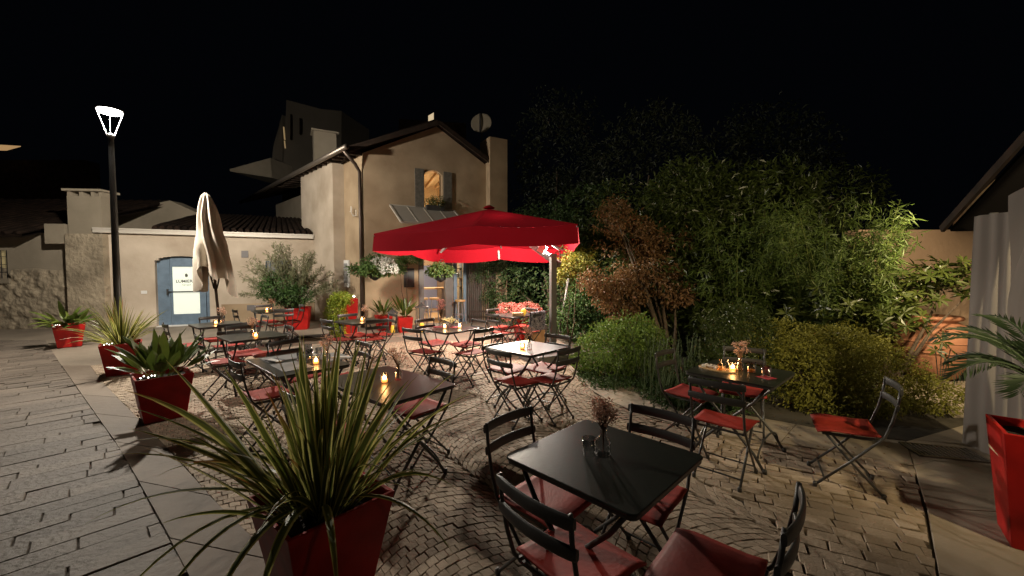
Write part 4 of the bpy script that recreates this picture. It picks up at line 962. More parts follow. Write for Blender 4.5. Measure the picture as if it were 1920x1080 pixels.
def candle(lab, x, y, z=.752, lit=True, amber=True, s=1.0):
    t = thing('candle_glass', lab, 'candle glass', (x, y, z), 0, 'candle glasses on the tables')
    mb = MB(); mb.lathe([(.026 * s, 0), (.03 * s, .004), (.036 * s, .07 * s)], 14, close=False); mb.face([(.028 * s * cos(a_ * pi / 6), .028 * s * sin(a_ * pi / 6), .003) for a_ in range(12)]); mb.build('glass', M['glass_amber' if amber else 'glass'], t)
    if lit:
        mb = MB(); mb.lathe([(.023 * s, .006), (.025 * s, .024)], 12); mb.build('wax', M['wax'], t)
        mb = MB(); mb.lathe([(.006, .024), (.017, .034), (.015, .046), (.001, .062)], 8); mb.build('flame', M['flame'], t, smooth=True)
        lamp('candle_light', (0, 0, .08), .75, (1, .55, .22), .02, t)
    return t
def tumbler(lab, x, y, z=.752, h=.085, r=.036, group='drinking glasses'):
    t = MB().lathe([(r * .85, 0), (r * .88, .012), (r, h), (r - .003, h), (r * .82, .014)], 18, close=False).build('tumbler', M['glass'], smooth=True); t.location = (x, y, z); return tag(t, lab, 'drinking glass', group)
t = tumbler('textured glass tumbler standing left of the vase on the front table', .385, 1.975, h=.085, r=.037)
VS = [('front', .455, 1.975), ('bright', .20, 4.64), ('tray', 2.09, 3.66), ('spiky', -.96, 3.36), ('lime', -2.73, 7.45), ('menu', -1.86, 4.02), ('second', -3.62, 5.58), ('door', -5.05, 6.98), ('olive', -5.58, 9.33)]
for k, x, y in VS: vase_flowers('small glass bottle with dried pink flowers on ' + TB[k][5], x, y, h=.13 if k == 'front' else .12, fh=.14 if k == 'front' else .15, n=560 if k in ('front',) else 200, spread=.06 if k == 'front' else .07, r=.037 if k == 'front' else .032)
vase_flowers('glass of tall pink blossom on the table with cream lilies', -1.17, 6.62, h=.16, fh=.3, m='pinkflower', n=400, spread=.06, r=.04)
for k, x, y in (('bright', .12, 4.70), ('tray', 2.025, 3.66), ('spiky', -1.05, 3.28), ('lime', -2.74, 7.32), ('menu', -1.935, 3.94), ('second', -3.52, 5.50), ('door', -5.07, 6.86), ('olive', -5.62, 9.2)):
    candle('glowing candle in an amber glass on ' + TB[k][5], x, y)
t = tumbler('tumbler with orange drink left, beside the lit candle', 2.155, 3.59, h=.095, r=.04); m_ = MB().lathe([(.031, .01), (.033, .03)], 14).build('drink', M['orange'], t)
tumbler('clear tumbler standing on the red coaster by the tray table edge', 2.185, 3.425, z=.757, h=.095, r=.04)
o = MB().box((2.185, 3.425, .754), (.11, .11, .003), R(20)).build('coaster', M['coaster']); tag(o, 'dark red square coaster under the clear tumbler', 'coaster')
for i, (x, y) in enumerate(((-1.20, 6.55), (-.93, 6.5))):
    o = MB().box((x, y, .755), (.15, .15, .004), R(30)).build('coaster', M['coaster']); tag(o, ['red coaster under the pink blossom glass', 'red coaster under the cream lilies'][i], 'coaster')
tr = thing('serving_tray', 'oval wooden serving board with small bread pieces on the tray table', 'tray', (1.90, 3.70, .752), R(-55))
P_ = [(.17 * cos(a_ * pi / 14), .085 * sin(a_ * pi / 14)) for a_ in range(28)]; mb = MB(); mb.prism(P_, 0, .014); mb.build('board', M['oak'], tr, bevel=.003)
mb = MB()
for k in range(26): q = Vector((random.uniform(-.14, .02), random.uniform(-.055, .055), .022)); mb.box(q, (.022, .018, .016), random.random() * 3)
mb.build('snack', M['paper_white'], tr)
for i, (x, y, m_) in enumerate(((1.89, 3.62, 'bottle_y'), (1.94, 3.60, 'glass'))):
    o = MB().lathe([(.018, 0), (.02, .05), (.008, .075), (.008, .1), (.011, .105)], 12).build('small_bottle', M['glass_amber' if i == 0 else 'glass'], smooth=True); o.location = (x, y, .767); tag(o, ['small amber oil bottle on the wooden board', 'small clear oil bottle on the wooden board'][i], 'bottle')
# lilies and tealights on the parasol table
ly = thing('lily_bunch', 'low bunch of cream lilies in a small jar under the parasol', 'flowers', (-.98, 6.5, .757))
mb = MB(); mb.lathe([(.04, 0), (.045, .07)], 14); mb.build('jar', M['glass'], ly); mb = MB()
for k in range(9):
    c_ = Vector((random.uniform(-.12, .12), random.uniform(-.05, .05), random.uniform(.07, .15)))
    for j in range(6): d = rdir(); d.z = abs(d.z) * .6; leaf_tri(mb.v, mb.f, c_, d.normalized(), rdir(), .065, .03)
mb.build('petals', M['lily'], ly)
candle('white tealight glass right of the cream lilies', -.84, 6.43, amber=False, s=1.1); candle('white tealight glass left of the cream lilies', -1.07, 6.38, amber=False)
# menu table settings
for i, (x, y, lab) in enumerate(((-2.40, 4.22, 'grey placemat at left end of the laid table'), (-1.92, 4.26, 'grey placemat at far right of the laid table'), (-2.12, 3.84, 'grey placemat at near side of the laid table'))):
    o = MB().box((x, y, .7545), (.40, .27, .003), R(47 if i == 0 else -43)).build('placemat', M['paper']); tag(o, lab, 'placemat', 'grey placemats')
for i, (x, y, lab) in enumerate(((-2.42, 4.05, 'white napkin with cutlery at left of the laid table'), (-1.80, 4.22, 'white napkin at right of the laid table'), (-2.12, 4.36, 'white napkin at far side of the laid table'))):
    o = MB().box((x, y, .760), (.2, .07, .008), R(-30 + i * 25)).build('napkin', M['paper_white']); tag(o, lab, 'napkin', 'napkins on the laid table')
for i, (x, y) in enumerate(((-2.38, 4.10), (-2.44, 4.02))):
    o = MB().box((x, y, .767), (.19, .014, .003), R(-28)).build('fork', M['steel']); tag(o, ['fork nearer the middle on the left napkin of the laid table', 'knife at the outer edge of the left napkin of the laid table'][i], 'cutlery')
for i, (x, y, h) in enumerate(((-2.13, 4.02, .1), (-2.06, 4.06, .12), (-2.16, 4.24, .14), (-2.06, 4.26, .1))):
    tumbler(['short clear glass leftmost in the cluster on the laid table', 'taller clear glass beside the candle on the laid table', 'tallest clear glass far side of the laid table', 'short clear glass far right in the cluster on laid table'][i], x, y, h=h)
# far table
wg = thing('wine_glass', 'wine glass on the far table before the pink hydrangea', 'wine glass', (-.12, 8.2, .752)); mb = MB(); mb.lathe([(.035, 0), (.004, .01), (.004, .09), (.03, .13), (.038, .17), (.03, .2)], 16, close=False); mb.build('glass', M['glass'], wg, smooth=True)
mb = MB(); mb.lathe([(.005, .1), (.03, .135), (.034, .15)], 12); mb.build('wine', M['lily'], wg)
o = MB().box((.12, 8.12, .79), (.22, .13, .07), R(10)).build('bread_box', M['oak'], bevel=.01); tag(o, 'pale wooden box on the far table before the hydrangea', 'box')
o = MB().lathe([(.03, 0), (.06, .05), (.055, .1), (.02, .14)], 14).build('yellow_lantern', M['yellow'], smooth=True); o.location = (.24, 8.3, .752); tag(o, 'round yellow light on the far table before the hydrangea', 'candle')
# blanket over chair
def bl(u, v):
    x = (u - .5) * .44; s = v * .8; 
    if s < .36: y, z = -.285, .50 + s
    elif s < .42: y, z = -.285 + (s - .36) * .8, .868
    else: y, z = -.225, .868 - (s - .42)
    return (x, y + .012 * sin(x * 40 + z * 9), z)
o = MB().grid(bl, 24, 30).build('blanket', M['blanket'], smooth=True, solid=.006); f = Vector((cos(R(136)), sin(R(136)))); q = Vector((.50, 7.80)) + f * .262; o.location = (q.x, q.y, .012); o.rotation_euler = (0, 0, R(46)); tag(o, 'patterned blue grey blanket draped over a far chair back', 'blanket')

# ================================================================== PLANTERS
def planter(name, lab, loc, rz, top, bot, h, cat='planter', m='planter', group='red tapered planters'):
    t = thing(name, lab, cat, loc, rz, group); a_, b_ = top / 2, bot / 2; mb = MB(); w_ = .022
    o4 = lambda s, z: [Vector((x * s, y * s, z)) for x, y in ((-1, -1), (1, -1), (1, 1), (-1, 1))]
    B0, T0, T1, I1 = o4(b_, .0), o4(a_, h), o4(a_ - w_, h), o4(a_ - w_ - .01, h - .09)
    mb.face(B0[::-1])
    for k in range(4):
        j = (k + 1) % 4; mb.face([B0[k], B0[j], T0[j], T0[k]]); mb.face([T0[k], T0[j], T1[j], T1[k]]); mb.face([T1[k], T1[j], I1[j], I1[k]])
    ob = mb.build('pot', M[m], t); me = ob.data; bm = bmesh.new(); bm.from_mesh(me); bmesh.ops.remove_doubles(bm, verts=bm.verts, dist=1e-5); bm.to_mesh(me); bm.free()
    md = ob.modifiers.new('bevel', 'BEVEL'); md.width = .005; md.segments = 2
    mb = MB(); mb.grid(lambda u, v: ((u - .5) * (top - .06), (v - .5) * (top - .06), h - .055 + .015 * noise.noise(Vector((u * 9, v * 9, h)))), 12, 12); mb.build('soil', M['soil'], t); return t
def straps(parent, z, n, l0, l1, w_, spread, rad, loc='strap_leaves', tiltmax=1.0, curl=(.2, 1.3), m='phorm'):
    mb = MB()
    for k in range(n):
        q = random.random(); a_ = random.uniform(0, 2 * pi); tl = .05 + tiltmax * q ** 1.25
        strap(mb, (rad * q * cos(a_) * .7, rad * q * sin(a_) * .7, z), a_ + random.uniform(-.35, .35), tl, random.uniform(l0, l1), w_ * random.uniform(.65, 1.15), random.uniform(*curl) * (.4 + q), twist=random.uniform(-.9, .9))
    return mb.build(loc, M[m], parent)
def broads(parent, z, n, l0, l1, w_, rad, m='aspi', tilt=(.15, 1.25), curl=(.4, 1.4), name='leaves'):
    mb = MB()
    for k in range(n):
        a_ = random.uniform(0, 2 * pi); q = random.random(); broad(mb, (rad * q * cos(a_), rad * q * sin(a_), z), a_, random.uniform(*tilt), random.uniform(l0, l1), w_ * random.uniform(.7, 1.2), random.uniform(*curl))
    return mb.build(name, M[m], parent)
p1 = planter('red_planter', 'large red planter with variegated spiky strap leaves in the foreground', (-.99, 2.045, .012), R(50), .53, .36, .5)
random.seed(21)
straps(p1, .44, 74, .45, .98, .050, 1, .26, tiltmax=.62, curl=(.02, .6)); straps(p1, .44, 62, .35, .85, .024, 1, .26, tiltmax=.85, curl=(.05, 1.2)); straps(p1, .44, 12, .4, .7, .03, 1, .2, tiltmax=1.15, curl=(.6, 2.0))
mb = MB()
for a_, tl, l, wd, cu_ in ((R(172), 1.05, 1.0, .05, .22), (R(185), 1.15, 1.0, .03, .9), (R(225), 1.0, .80, .035, 2.6), (R(215), 1.1, .95, .03, 2.2), (R(190), .75, .95, .04, .3), (R(10), 1.0, 1.05, .026, .25), (R(-30), 1.1, .8, .03, 1.6), (R(-70), 1.0, .75, .035, 1.8), (R(-95), .9, .7, .05, 2.2), (R(20), .9, .95, .03, .4), (R(250), 1.0, .7, .045, 1.9)):
    strap(mb, (.05 * cos(a_ - R(40)), .05 * sin(a_ - R(40)), .46), a_ - R(40), tl, l, wd, cu_, n=12)
mb.build('strap_leaves', M['phorm'], p1)
random.seed(5)
p2 = planter('red_planter', 'red planter with broad yellow green leaves left of the big spiky plant', (-3.97, 4.52, .012), R(48), .50, .36, .5)
broads(p2, .44, 46, .38, .62, .12, .14, tilt=(.05, 1.1), curl=(.2, 1.0))
p3 = planter('red_planter', 'red planter with dark spiky strap leaves before the street lamp', (-6.33, 6.48, .012), R(42), .50, .36, .5)
straps(p3, .44, 110, .5, .85, .03, 1, .14, tiltmax=.95, curl=(.05, .7))
p4 = planter('red_planter', 'farthest left red planter with broad drooping leaves by old house', (-9.75, 8.81, .012), R(49), .50, .36, .49)
broads(p4, .42, 40, .4, .7, .13, .15, tilt=(.2, 1.3), curl=(.5, 1.6))
for par, x, y, z in ((p2, -.19, -.12, .50), (p3, -.19, -.12, .50), (p4, -.19, -.12, .49)):
    mb = MB()
    for k in range(5): mb.lathe([(.001, -.008), (.008, 0), (.001, .008)], 8, c=(x + .03 * k, y + .03 * sin(k * 2), z + .012 * (k % 2)), close=False)
    mb.build('fairy_light', M['bulb'], par); 
    l_ = lamp('fairy_glow', (x, y, z + .06), .35, (1, .85, .6), .03, par)
p5 = planter('red_planter', 'tall red planter with a palm at the right edge before the tent', (3.20, 2.36, .014), R(50), .43, .30, .70)
mb = MB(); mb.lathe([(.06, .6), (.05, .75), (.07, .95), (.02, 1.05)], 10); mb.build('trunk', M['bark'], p5, smooth=True)
def frond(mb, p, az, tilt, l, curl):
    d = Vector((cos(az) * sin(tilt), sin(az) * sin(tilt), cos(tilt))); side = Vector((-sin(az), cos(az), 0)); p = Vector(p); pts = [p.copy()]; n = 34
    for k in range(n):
        p = p + d * (l / n); d = (d + Vector((cos(az) * .4, sin(az) * .4, -1)) * curl * (k / n) / n * 2).normalized(); pts.append(p.copy()); t_ = k / n
        if t_ > .15:
            ll = .15 * sin(pi * min(1, (t_ - .1) / .95)) ** .6 + .02; up = side.cross(d).normalized()
            for q in (-1, 1):
                dd = (d * .75 + side * q * .7 + up * .25 + rdir() * .08).normalized(); leaf_tri(mb.v, mb.f, p, dd, up, ll, .0085, .1)
    mb.tube(pts, [.012 * (1 - k / (n + 1)) + .002 for k in range(n + 1)], 5)
mb = MB()
for a_, tl, l, c_ in ((150, .55, .78, 1.5), (172, .85, .72, 1.7), (128, .75, .60, 1.6), (110, .5, .7, 1.2), (60, .6, .6, 1.2), (20, .8, .6, 1), (-40, .7, .6, 1), (200, .9, .5, 1.8), (90, .3, .7, 1.2)): frond(mb, (0, 0, .94), R(a_ - 50), tl, l * .82, c_ * 1.15)
mb.build('palm_crown', M['palm'], p5)
mb = MB(); q_ = [Vector((x * .185, y * .185, .50)) for x, y in ((-1.05, -1.05), (1.05, -1.05), (1.05, 1.05), (-1.05, 1.05))]
for k in range(4): mb.bar(q_[k] + Vector((0, 0, .03 if k == 3 else 0)), q_[(k + 1) % 4] + Vector((0, 0, .03 if k == 2 else 0)), .006, .022)
o = mb.build('strap', M['strap']); o.location = (3.20, 2.36, .014); o.rotation_euler = (0, 0, R(50)); tag(o, 'pale strap tied round the tall red planter at the right edge', 'strap', )
# far planters
random.seed(9)
p6 = planter('red_planter', 'small red planter with arching leaves near the doorway left post', (-2.92, 10.9, 0), R(25), .40, .30, .42); broads(p6, .38, 22, .4, .75, .10, .1, tilt=(.1, 1.0))
p7 = planter('red_planter', 'small red planter against the house corner behind the lime plant table', (-3.62, 11.3, 0), R(30), .42, .32, .42); broads(p7, .38, 30, .4, .62, .07, .1, tilt=(.1, 1.0))
p8 = planter('red_planter', 'tall red planter under the lime green trailing plant', (-4.05, 9.95, 0), R(25), .42, .34, .98)
c_ = MB(); crown(c_, [(-.18, -.16, .98, .26, .26, .16), (-.3, -.22, .7, .22, .2, .35), (-.28, -.25, .35, .16, .16, .32)], 5200, .038, asp=.75, droop=.7, shell=.5); c_.build('trailing_leaves', M['lime'], p8)
mb = MB(); mb.lathe([(.001, -.03), (.03, 0), (.001, .03)], 8, c=(.12, -.1, 1.04), close=False); mb.build('fairy_light', M['bulb'], p8); lamp('fairy_glow', (.10, -.14, 1.12), .6, (1, .9, .7), .03, p8)
p9 = planter('red_planter', 'red planter under the oleander bush by the annex wall', (-6.15, 11.55, 0), R(20), .62, .50, .62)
p10 = planter('red_planter', 'red planter holding the pink hydrangea behind the far table', (.35, 9.5, 0), R(20), .55, .42, .55)
c_ = MB(); crown(c_, [(0, 0, .72, .34, .3, .2), (-.45, -.05, .72, .3, .3, .2)], 3800, .03, asp=.8, shell=.7); c_.build('flower_heads', M['hydrangea'], p10)
c_ = MB(); crown(c_, [(-.2, 0, .58, .5, .35, .15)], 900, .06); c_.build('leaves', M['hedge'], p10)
pt = thing('wooden_planter', 'square pale wooden planter with a white flower left of the mast', 'planter', (.52, 9.2, 0), R(15))
mb = MB(); mb.box((0, 0, .22), (.42, .42, .42)); mb.build('box', M['oak'], pt); mb = MB()
for x in (-.2, .2):
    for y in (-.2, .2): mb.box((x, y, .23), (.045, .045, .46))
mb.build('corner_posts', M['metal_grey'], pt)
broads(pt, .42, 18, .2, .32, .09, .1, m='basket'); mb = MB()
for k in range(3):
    for j in range(5): leaf_tri(mb.v, mb.f, Vector((.06 * k - .05, -.03, .68)), rdir(), rdir(), .06, .05)
mb.build('white_flower', M['whiteflower'], pt)
# lanterns with yellow candles
for i, (x, y, s) in enumerate(((-3.2, 10.75, 1), (-2.45, 10.9, 1.25), (-3.95, 9.6, .8))):
    t = thing('lantern', ['black lantern with a yellow candle between the two small red planters', 'larger black lantern with a yellow candle beside the doorway', 'low lantern with a yellow candle at the tall planter foot'][i], 'lantern', (x, y, 0), R(20), 'black lanterns with yellow candles'); mb = MB()
    hh = .55 * s
    for a_ in (-.11, .11):
        for b_ in (-.11, .11): mb.box((a_ * s, b_ * s, hh / 2), (.016, .016, hh))
    mb.box((0, 0, .01), (.26 * s, .26 * s, .02)); mb.box((0, 0, hh), (.27 * s, .27 * s, .025)); mb.build('frame', M['metal'], t)
    mb = MB(); mb.lathe([(.12 * s, hh + .01), (.03, hh + .09), (.03, hh + .13)], 8); mb.build('lid', M['metal'], t)
    mb = MB(); mb.lathe([(.05 * s, .02), (.055 * s, .12 * s), (.04 * s, .2 * s)], 12); mb.build('candle', M['yellow'], t); lamp('candle_light', (0, -.02, .27 * s), .5, (1, .6, .2), .03, t)
# hanging baskets
def basket(lab, c, blobs, n, leaf, flower, hook):
    t = thing('hanging_basket', lab, 'hanging basket', c, 0, 'hanging flower baskets'); mb = MB(); mb.lathe([(.03, -.2), (.13, -.14), (.18, 0), (.17, .01)], 14); mb.build('basket', M['black'], t)
    c_ = MB(); crown(c_, blobs, n, .085, asp=.5, droop=.6, shell=.3, gap=.12, gs=5); c_.build('trailing_leaves', M[leaf], t)
    if flower: c_ = MB(); crown(c_, flower, 900, .045, asp=.8, shell=.8); c_.build('white_flowers', M['whiteflower'], t)
    mb = MB()
    for k in range(3): a_ = k * 2.1; mb.tube([(.17 * cos(a_), .17 * sin(a_), 0), hook], .005, 4)
    mb.tube([hook, (hook[0], hook[1] + .5, hook[2] + .02)], .012, 6); mb.build('hanger', M['metal'], t)
q = at(703, 512, 10.9); basket('large hanging basket with white flowers at the house corner', q, [(-.02, 0, .12, .42, .38, .34), (.34, -.05, -.02, .26, .25, .36), (-.30, 0, -.25, .14, .14, .5), (.33, -.05, -.62, .17, .14, .5), (.1, -.1, -.35, .3, .2, .3), (.62, -.05, -.85, .16, .1, .26), (-.45, -.1, .05, .2, .15, .2)], 3300, 'basket', [(.44, -.25, .10, .2, .18, .26), (.60, -.2, -.25, .16, .12, .32), (.25, -.3, .30, .22, .12, .1), (.55, -.15, -.75, .12, .1, .2)], (0, .1, .62))
q = at(826, 515, 10.8); basket('smaller hanging basket seen before the doorway', q, [(0, 0, .08, .26, .22, .22), (-.2, 0, -.1, .14, .14, .3), (.22, 0, -.08, .14, .14, .28)], 1300, 'basket', None, (0, 0, .40))
plant('climbing_plant', 'pale green climber over the wall left of the doorway', 'climber', fp(s_at(760), .0, .12), [tuple(fp(s_at(765), 2.05, .25)) + (.45, .2, .16), tuple(fp(s_at(748), 1.85, .2)) + (.18, .15, .3), tuple(fp(s_at(795), 2.15, .25)) + (.45, .2, .1)], 1500, .06, G['basket'], dict(droop=.5, shell=.3), tips=[fp(s_at(762), 2.0, .15), fp(s_at(748), 1.9, .15)], r0=.015)
bx = thing('window_box', 'dark leafy window box in the lit upper window', 'window box', (0, 0, 0)); mb = slab_on(fp, W0 + .02, W1 - .02, WZ0 - .02, WZ0 + .16, .02, .2); mb.build('box', M['metal'], bx)
c_ = MB(); q = fp(sm, WZ0 + .28, .08); crown(c_, [(q.x, q.y, q.z, .3, .2, .18)], 700, .06, shell=.2); c_.build('leaves', G['laurel'], bx)

# ================================================================== SHRUBS AND TREES
random.seed(31)
plant('round_bush', 'bright green rounded bush beside the shining silvery table', 'bush', (1.8, 6.35, 0), [(1.72, 6.35, .42, .62, .55, .50), (2.15, 6.5, .35, .42, .45, .42), (1.35, 6.45, .3, .35, .35, .33), (1.9, 6.2, .62, .42, .4, .36)], 11000, .05, G['bush'], dict(asp=.5, shell=.62, droop=.1, gap=.04, gs=5), r0=.03)
c_ = MB(); crown(c_, [(1.5, 5.75, .02, .5, .3, .10), (2.0, 5.2, .02, .35, .5, .12), (2.4, 4.75, .03, .4, .25, .14), (2.2, 5.6, .04, .5, .5, .18), (1.2, 6.3, .02, .2, .5, .1)], 7500, .034, asp=.8, shell=.1); o = c_.build('ground_ivy', G['cover']); o['kind'] = 'stuff'
def spikes(t, n, rx, ry, h, m):
    c_ = MB()
    for k in range(n):
        x, y = random.gauss(0, rx), random.gauss(0, ry); l = h * random.uniform(.5, 1); d = Vector((random.uniform(-.22, .22), random.uniform(-.22, .22), 1)).normalized()
        for j in range(34):
            p_ = Vector((x, y, 0)) + d * l * (j / 34); dd = (rdir() + d * 1.0).normalized(); leaf_tri(c_.v, c_.f, p_, dd, rdir(), .035, .007)
        c_.tube([(x, y, 0), Vector((x, y, 0)) + d * l], .004, 4)
    c_.build('shoots', m, t)
t = thing('rosemary_bush', 'upright spiky rosemary bush between round bush and tray table', 'bush', (2.25, 5.45, 0)); spikes(t, 95, .30, .28, .85, G['rosemary'])
t = thing('rosemary_bush', 'second low rosemary bush directly behind the tray table left chair', 'bush', (2.0, 4.85, 0)); spikes(t, 50, .16, .16, .5, G['rosemary'])
plant('copper_maple', 'copper leaved maple rising behind the round bush', 'tree', (2.75, 6.9, 0), [(2.15, 7.6, 1.15, .60, .5, .42), (1.75, 7.7, 1.45, .45, .4, .30), (2.6, 7.7, 1.7, .7, .5, .35), (2.2, 7.9, 2.4, .6, .5, .45), (2.95, 7.3, 1.25, .35, .4, .25), (2.9, 7.9, 2.2, .6, .5, .3), (2.5, 7.5, .85, .5, .4, .2), (2.0, 8.0, 2.85, .3, .3, .25)], 9000, .075, G['maple'], dict(asp=.5, droop=.5, gap=.12, gs=2.2, shell=.35), r0=.05)
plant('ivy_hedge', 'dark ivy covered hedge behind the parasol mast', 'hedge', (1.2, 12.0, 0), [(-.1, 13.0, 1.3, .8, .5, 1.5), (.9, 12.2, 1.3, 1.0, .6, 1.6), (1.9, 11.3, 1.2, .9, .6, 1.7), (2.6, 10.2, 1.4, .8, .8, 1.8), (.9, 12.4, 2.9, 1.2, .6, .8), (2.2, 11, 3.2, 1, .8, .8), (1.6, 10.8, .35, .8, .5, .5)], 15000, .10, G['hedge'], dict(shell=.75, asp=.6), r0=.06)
plant('laurel_bush', 'glossy green laurel right of the parasol mast', 'bush', (1.85, 9.2, 0), [(1.75, 9.3, .9, .5, .4, .55), (1.5, 9.4, .5, .4, .35, .45), (2.1, 9.1, 1.35, .45, .4, .45)], 4200, .085, G['olive_green'], dict(shell=.5), r0=.03)
plant('yellow_vine', 'yellow leaved vine hanging at the top of the parasol mast', 'vine', (1.28, 8.9, 0), [(1.12, 8.7, 1.72, .24, .2, .2), (1.5, 9.0, 1.9, .45, .3, .3), (1.0, 8.65, 1.45, .1, .1, .1)], 1500, .06, G['vine'], dict(shell=.2, asp=.85, droop=.4), r0=.015)
for i, (x, y, bl_, n) in enumerate((((3.5, 8.3, [(3.3, 8.2, 1.7, .9, .7, 1.0), (3.6, 8.4, 3.0, .9, .8, .9), (3.0, 8.0, .8, .7, .6, .7)], 13000)), ((4.8, 8.0, [(4.7, 7.8, 1.4, 1.1, .8, 1.3), (5.1, 8.2, 2.9, 1.0, .9, .9), (4.1, 7.4, .8, .9, .7, .8)], 15000)))):
    plant('laurel_tree', ['dark glossy laurel tree directly right of the copper maple', 'dark glossy laurel tree behind the tray table'][i], 'tree', (x, y, 0), bl_, int(n * .65), .14, G['laurel'], dict(shell=.5, asp=.32, gap=.1, droop=.25), r0=.07, group='laurel trees')
def bamboo(name, lab, x, y, n, r, h, seed):
    random.seed(seed); t = thing(name, lab, 'bamboo', (x, y, 0), 0, 'bamboo clumps'); c_ = MB(); s_ = MB()
    for k in range(n):
        a_ = random.uniform(0, 2 * pi); q = r * random.random() ** .5; b_ = Vector((q * cos(a_), q * sin(a_), 0)); hh = h * random.uniform(.65, 1); ln = Vector((cos(a_), sin(a_), 0)) * random.uniform(.1, .75); tilt = Vector((-.25, -.35, 0)) * random.random()
        pts = [b_ + Vector((0, 0, 1)) * hh * u + (ln + tilt) * (u ** 2) - Vector((0, 0, .35 * u ** 4)) for u in [j / 8 for j in range(9)]]; s_.tube(pts, [.012 * (1 - j / 10) for j in range(9)], 5)
        for j in range(58):
            u = random.uniform(.22, 1) * 7.99; i_ = int(u); p_ = pts[i_].lerp(pts[i_ + 1], u - i_) + rdir() * .12
            for _ in range(4):
                dd = (rdir() * .9 + Vector((0, 0, -.55)) + ln * .4).normalized(); leaf_tri(c_.v, c_.f, p_ + rdir() * .05, dd, rdir(), random.uniform(.10, .17), .017)
    c_.build('foliage', G['bamboo'], t); s_.build('canes', mat('cane', (.10, .13, .03), .4) if 'cane' not in M else M['cane'], t)
M['cane'] = mat('green cane', (.10, .12, .03), .4)
bamboo('bamboo_clump', 'tall bamboo clump behind the tray table to the right', 5.1, 6.4, 34, .6, 3.1, 3)
bamboo('bamboo_clump', 'bamboo clump arching over the pink wall', 5.6, 7.3, 38, .5, 3.0, 4)
bamboo('bamboo_clump', 'dim bamboo clump in the middle of the hedge', 4.0, 7.2, 22, .5, 3.0, 6)
random.seed(41)
t = thing('rhododendron', 'broad leaved rhododendron reaching over the urn and pink wall', 'bush', (5.6, 5.9, 0)); c_ = MB()
def whorl(mb, p, s): 
    up = (rdir() + Vector((-.2, -.3, 1.0))).normalized(); sd = up.orthogonal().normalized()
    for k in range(7): d = (Matrix.Rotation(k * 2 * pi / 7 + random.random() * .4, 3, up) @ sd + up * random.uniform(-.1, .35)).normalized(); leaf_tri(mb.v, mb.f, p, d, up, s * random.uniform(.8, 1.2), s * .3, .15)
for (x, y, z, rx, ry, rz, n) in ((-.1, .1, 1.35, .9, .5, .45, 150), (.55, -.1, 1.62, .42, .3, .26, 46), (.82, -.25, 1.38, .16, .14, .10, 7), (-.35, -.3, 1.0, .5, .3, .25, 50), (-.9, .1, 1.1, .6, .5, .5, 110)):
    for k in range(n): d = rdir() * random.uniform(.5, 1); whorl(c_, Vector((x + d.x * rx, y + d.y * ry, z + d.z * rz)), .15)
c_.build('leaves', G['broad'], t); mb = MB(); limbs(mb, (0, 0, 0), [(-.1, .1, 1.3), (.55, -.2, 1.5), (.82, -.25, 1.35), (-.35, -.3, 1.0), (-.8, .1, 1.1)], .035); mb.build('stems', M['bark'], t)
t = thing('young_sapling', 'small sapling with a few broad leaves standing before the urn', 'plant', (5.75, 5.35, 0)); c_ = MB(); mb = MB()
for k, (x, y, z) in enumerate(((0, 0, .72), (.12, 0, .62), (.05, 0, .5), (-.08, 0, .6))): whorl(c_, Vector((x, y, z)), .14); mb.tube([(0, 0, 0), (x, y, z)], .006, 5)
c_.build('leaves', G['broad'], t); mb.build('stem', M['bark'], t)
plant('golden_shrub', 'wide golden green shrub spilling behind the lone chair', 'bush', (4.15, 4.95, 0), [(4.0, 5.2, .45, .75, .55, .50), (3.55, 4.95, .30, .5, .42, .40), (4.35, 4.75, .32, .55, .42, .34), (4.7, 5.2, .40, .55, .5, .40), (3.95, 4.6, .2, .6, .3, .24), (3.2, 5.2, .45, .4, .4, .35), (4.9, 4.75, .2, .4, .35, .22), (3.7, 5.6, .6, .6, .5, .4), (4.6, 5.6, .6, .6, .45, .35)], 24000, .046, G['gold'], dict(asp=.4, shell=.6, droop=.3, gap=.06, gs=3), r0=.04)
plant('golden_shrub', 'darker small leaved shrub between tray table and golden shrub', 'bush', (3.0, 5.3, 0), [(2.95, 5.1, .4, .45, .4, .42), (3.2, 5.6, .8, .5, .4, .4), (2.7, 5.3, .3, .4, .4, .35)], 12000, .04, G['laurel'], dict(asp=.5, shell=.6, gap=.06, gs=3), r0=.03)
for i, (x, y, z, r_, h_) in enumerate(((1.6, 14.5, 5.2, 1.6, 2.8), (4.2, 12.5, 4.6, 1.8, 2.2), (7.2, 11.5, 4.4, 1.8, 1.8))):
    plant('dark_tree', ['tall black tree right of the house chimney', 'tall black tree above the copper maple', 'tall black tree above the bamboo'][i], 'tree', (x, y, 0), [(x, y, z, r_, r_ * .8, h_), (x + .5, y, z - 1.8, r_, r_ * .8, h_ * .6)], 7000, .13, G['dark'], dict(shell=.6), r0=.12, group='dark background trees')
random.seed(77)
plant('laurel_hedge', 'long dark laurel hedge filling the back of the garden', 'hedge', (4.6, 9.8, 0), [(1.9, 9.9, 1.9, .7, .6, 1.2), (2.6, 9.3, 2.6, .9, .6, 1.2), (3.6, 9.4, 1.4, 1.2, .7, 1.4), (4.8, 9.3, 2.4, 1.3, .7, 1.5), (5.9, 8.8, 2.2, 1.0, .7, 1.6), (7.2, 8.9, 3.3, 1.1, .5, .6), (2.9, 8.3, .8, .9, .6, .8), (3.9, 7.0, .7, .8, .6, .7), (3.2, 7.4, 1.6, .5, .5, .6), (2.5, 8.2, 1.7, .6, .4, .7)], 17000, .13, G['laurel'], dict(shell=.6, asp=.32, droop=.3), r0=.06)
lf = MB()
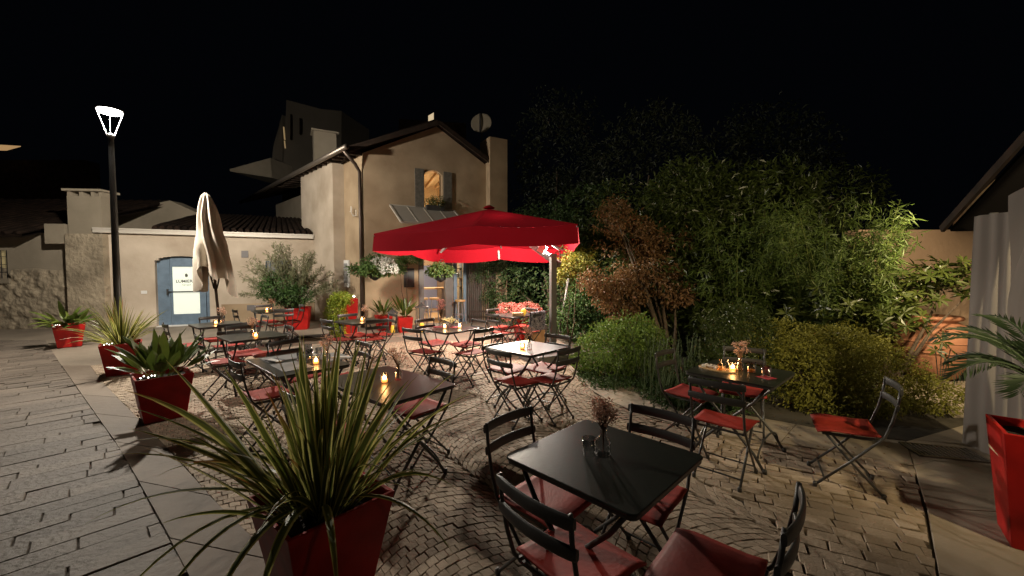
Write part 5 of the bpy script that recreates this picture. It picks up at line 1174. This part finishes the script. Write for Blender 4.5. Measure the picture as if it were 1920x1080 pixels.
for k in range(150):
    t_ = random.random(); q = Vector(lerp_poly(CURB_IN, t_)).lerp(Vector(lerp_poly(CURB_OUT, t_)), random.uniform(-1.0, 1.2)); a_ = random.uniform(0, 6.28)
    leaf_tri(lf.v, lf.f, Vector((q.x, q.y, .024)), Vector((cos(a_), sin(a_), 0)), Vector((0, 0, 1)), random.uniform(.02, .05), .016, .3)
o = lf.build('fallen_leaves', G['maple']); o['kind'] = 'stuff'
# oleander by the annex
random.seed(51)
t = thing('oleander_bush', 'large loose grey green oleander against the annex wall', 'bush', (-6.2, 11.5, .5)); s_ = MB(); c_ = MB()
for k in range(85):
    a_ = random.uniform(0, 2 * pi); q = random.random() ** .6; tip = Vector((-.2 + 1.55 * q * cos(a_) * 1.0, .25 * q * sin(a_) - .1, .25 + 1.68 * math.sqrt(max(0.02, 1 - (q * cos(a_)) ** 2)) * random.uniform(.35, 1)))
    m_ = tip * .5 + Vector((0, 0, .18)); s_.tube([(0, 0, 0), m_, tip], [.012, .007, .003], 5)
    for j in range(90):
        u = random.uniform(.35, 1); p_ = Vector((0, 0, 0)).lerp(m_, u * 2) if u < .5 else m_.lerp(tip, u * 2 - 1); dd = (rdir() * .9 + (tip - m_).normalized() * .7).normalized(); leaf_tri(c_.v, c_.f, p_ + rdir() * .05, dd, rdir(), random.uniform(.09, .15), .02)
c_.build('foliage', G['olive'], t); s_.build('branches', M['bark'], t)
plant('camellia_bush', 'dense darker green bush within the oleander above its red planter', 'bush', (-6.35, 11.3, .5), [(-6.55, 11.3, 1.15, .55, .35, .42), (-6.1, 11.3, .95, .45, .3, .3)], 3000, .08, G['olive_green'], dict(shell=.4), r0=.03)
# picket fence right of the door
pf = thing('picket_fence', 'dark vertical picket fence between the doorway and the hedge', 'fence')
a_, b_ = Vector((-1.35, 12.9)), Vector((-.55, 13.2)); mb = MB()
for k in range(14):
    q = a_.lerp(b_, k / 13); mb.box((q.x, q.y, .95), (.035, .02, 1.9), R(20))
mb.build('pickets', M['wood_dark'], pf); mb = MB()
for z in (.35, 1.5): mb.bar((a_.x, a_.y + .03, z), (b_.x, b_.y + .03, z), .03, .06)
mb.build('rail', M['wood_dark'], pf)
c_ = MB(); crown(c_, [(-1.05, 12.85, 1.6, .35, .12, .45), (-.8, 12.9, .9, .3, .12, .3), (-.6, 13.0, 1.9, .4, .15, .4)], 1300, .06, shell=.1); o = c_.build('fence_climber', G['hedge']); tag(o, 'dark climber growing through the picket fence', 'climber')
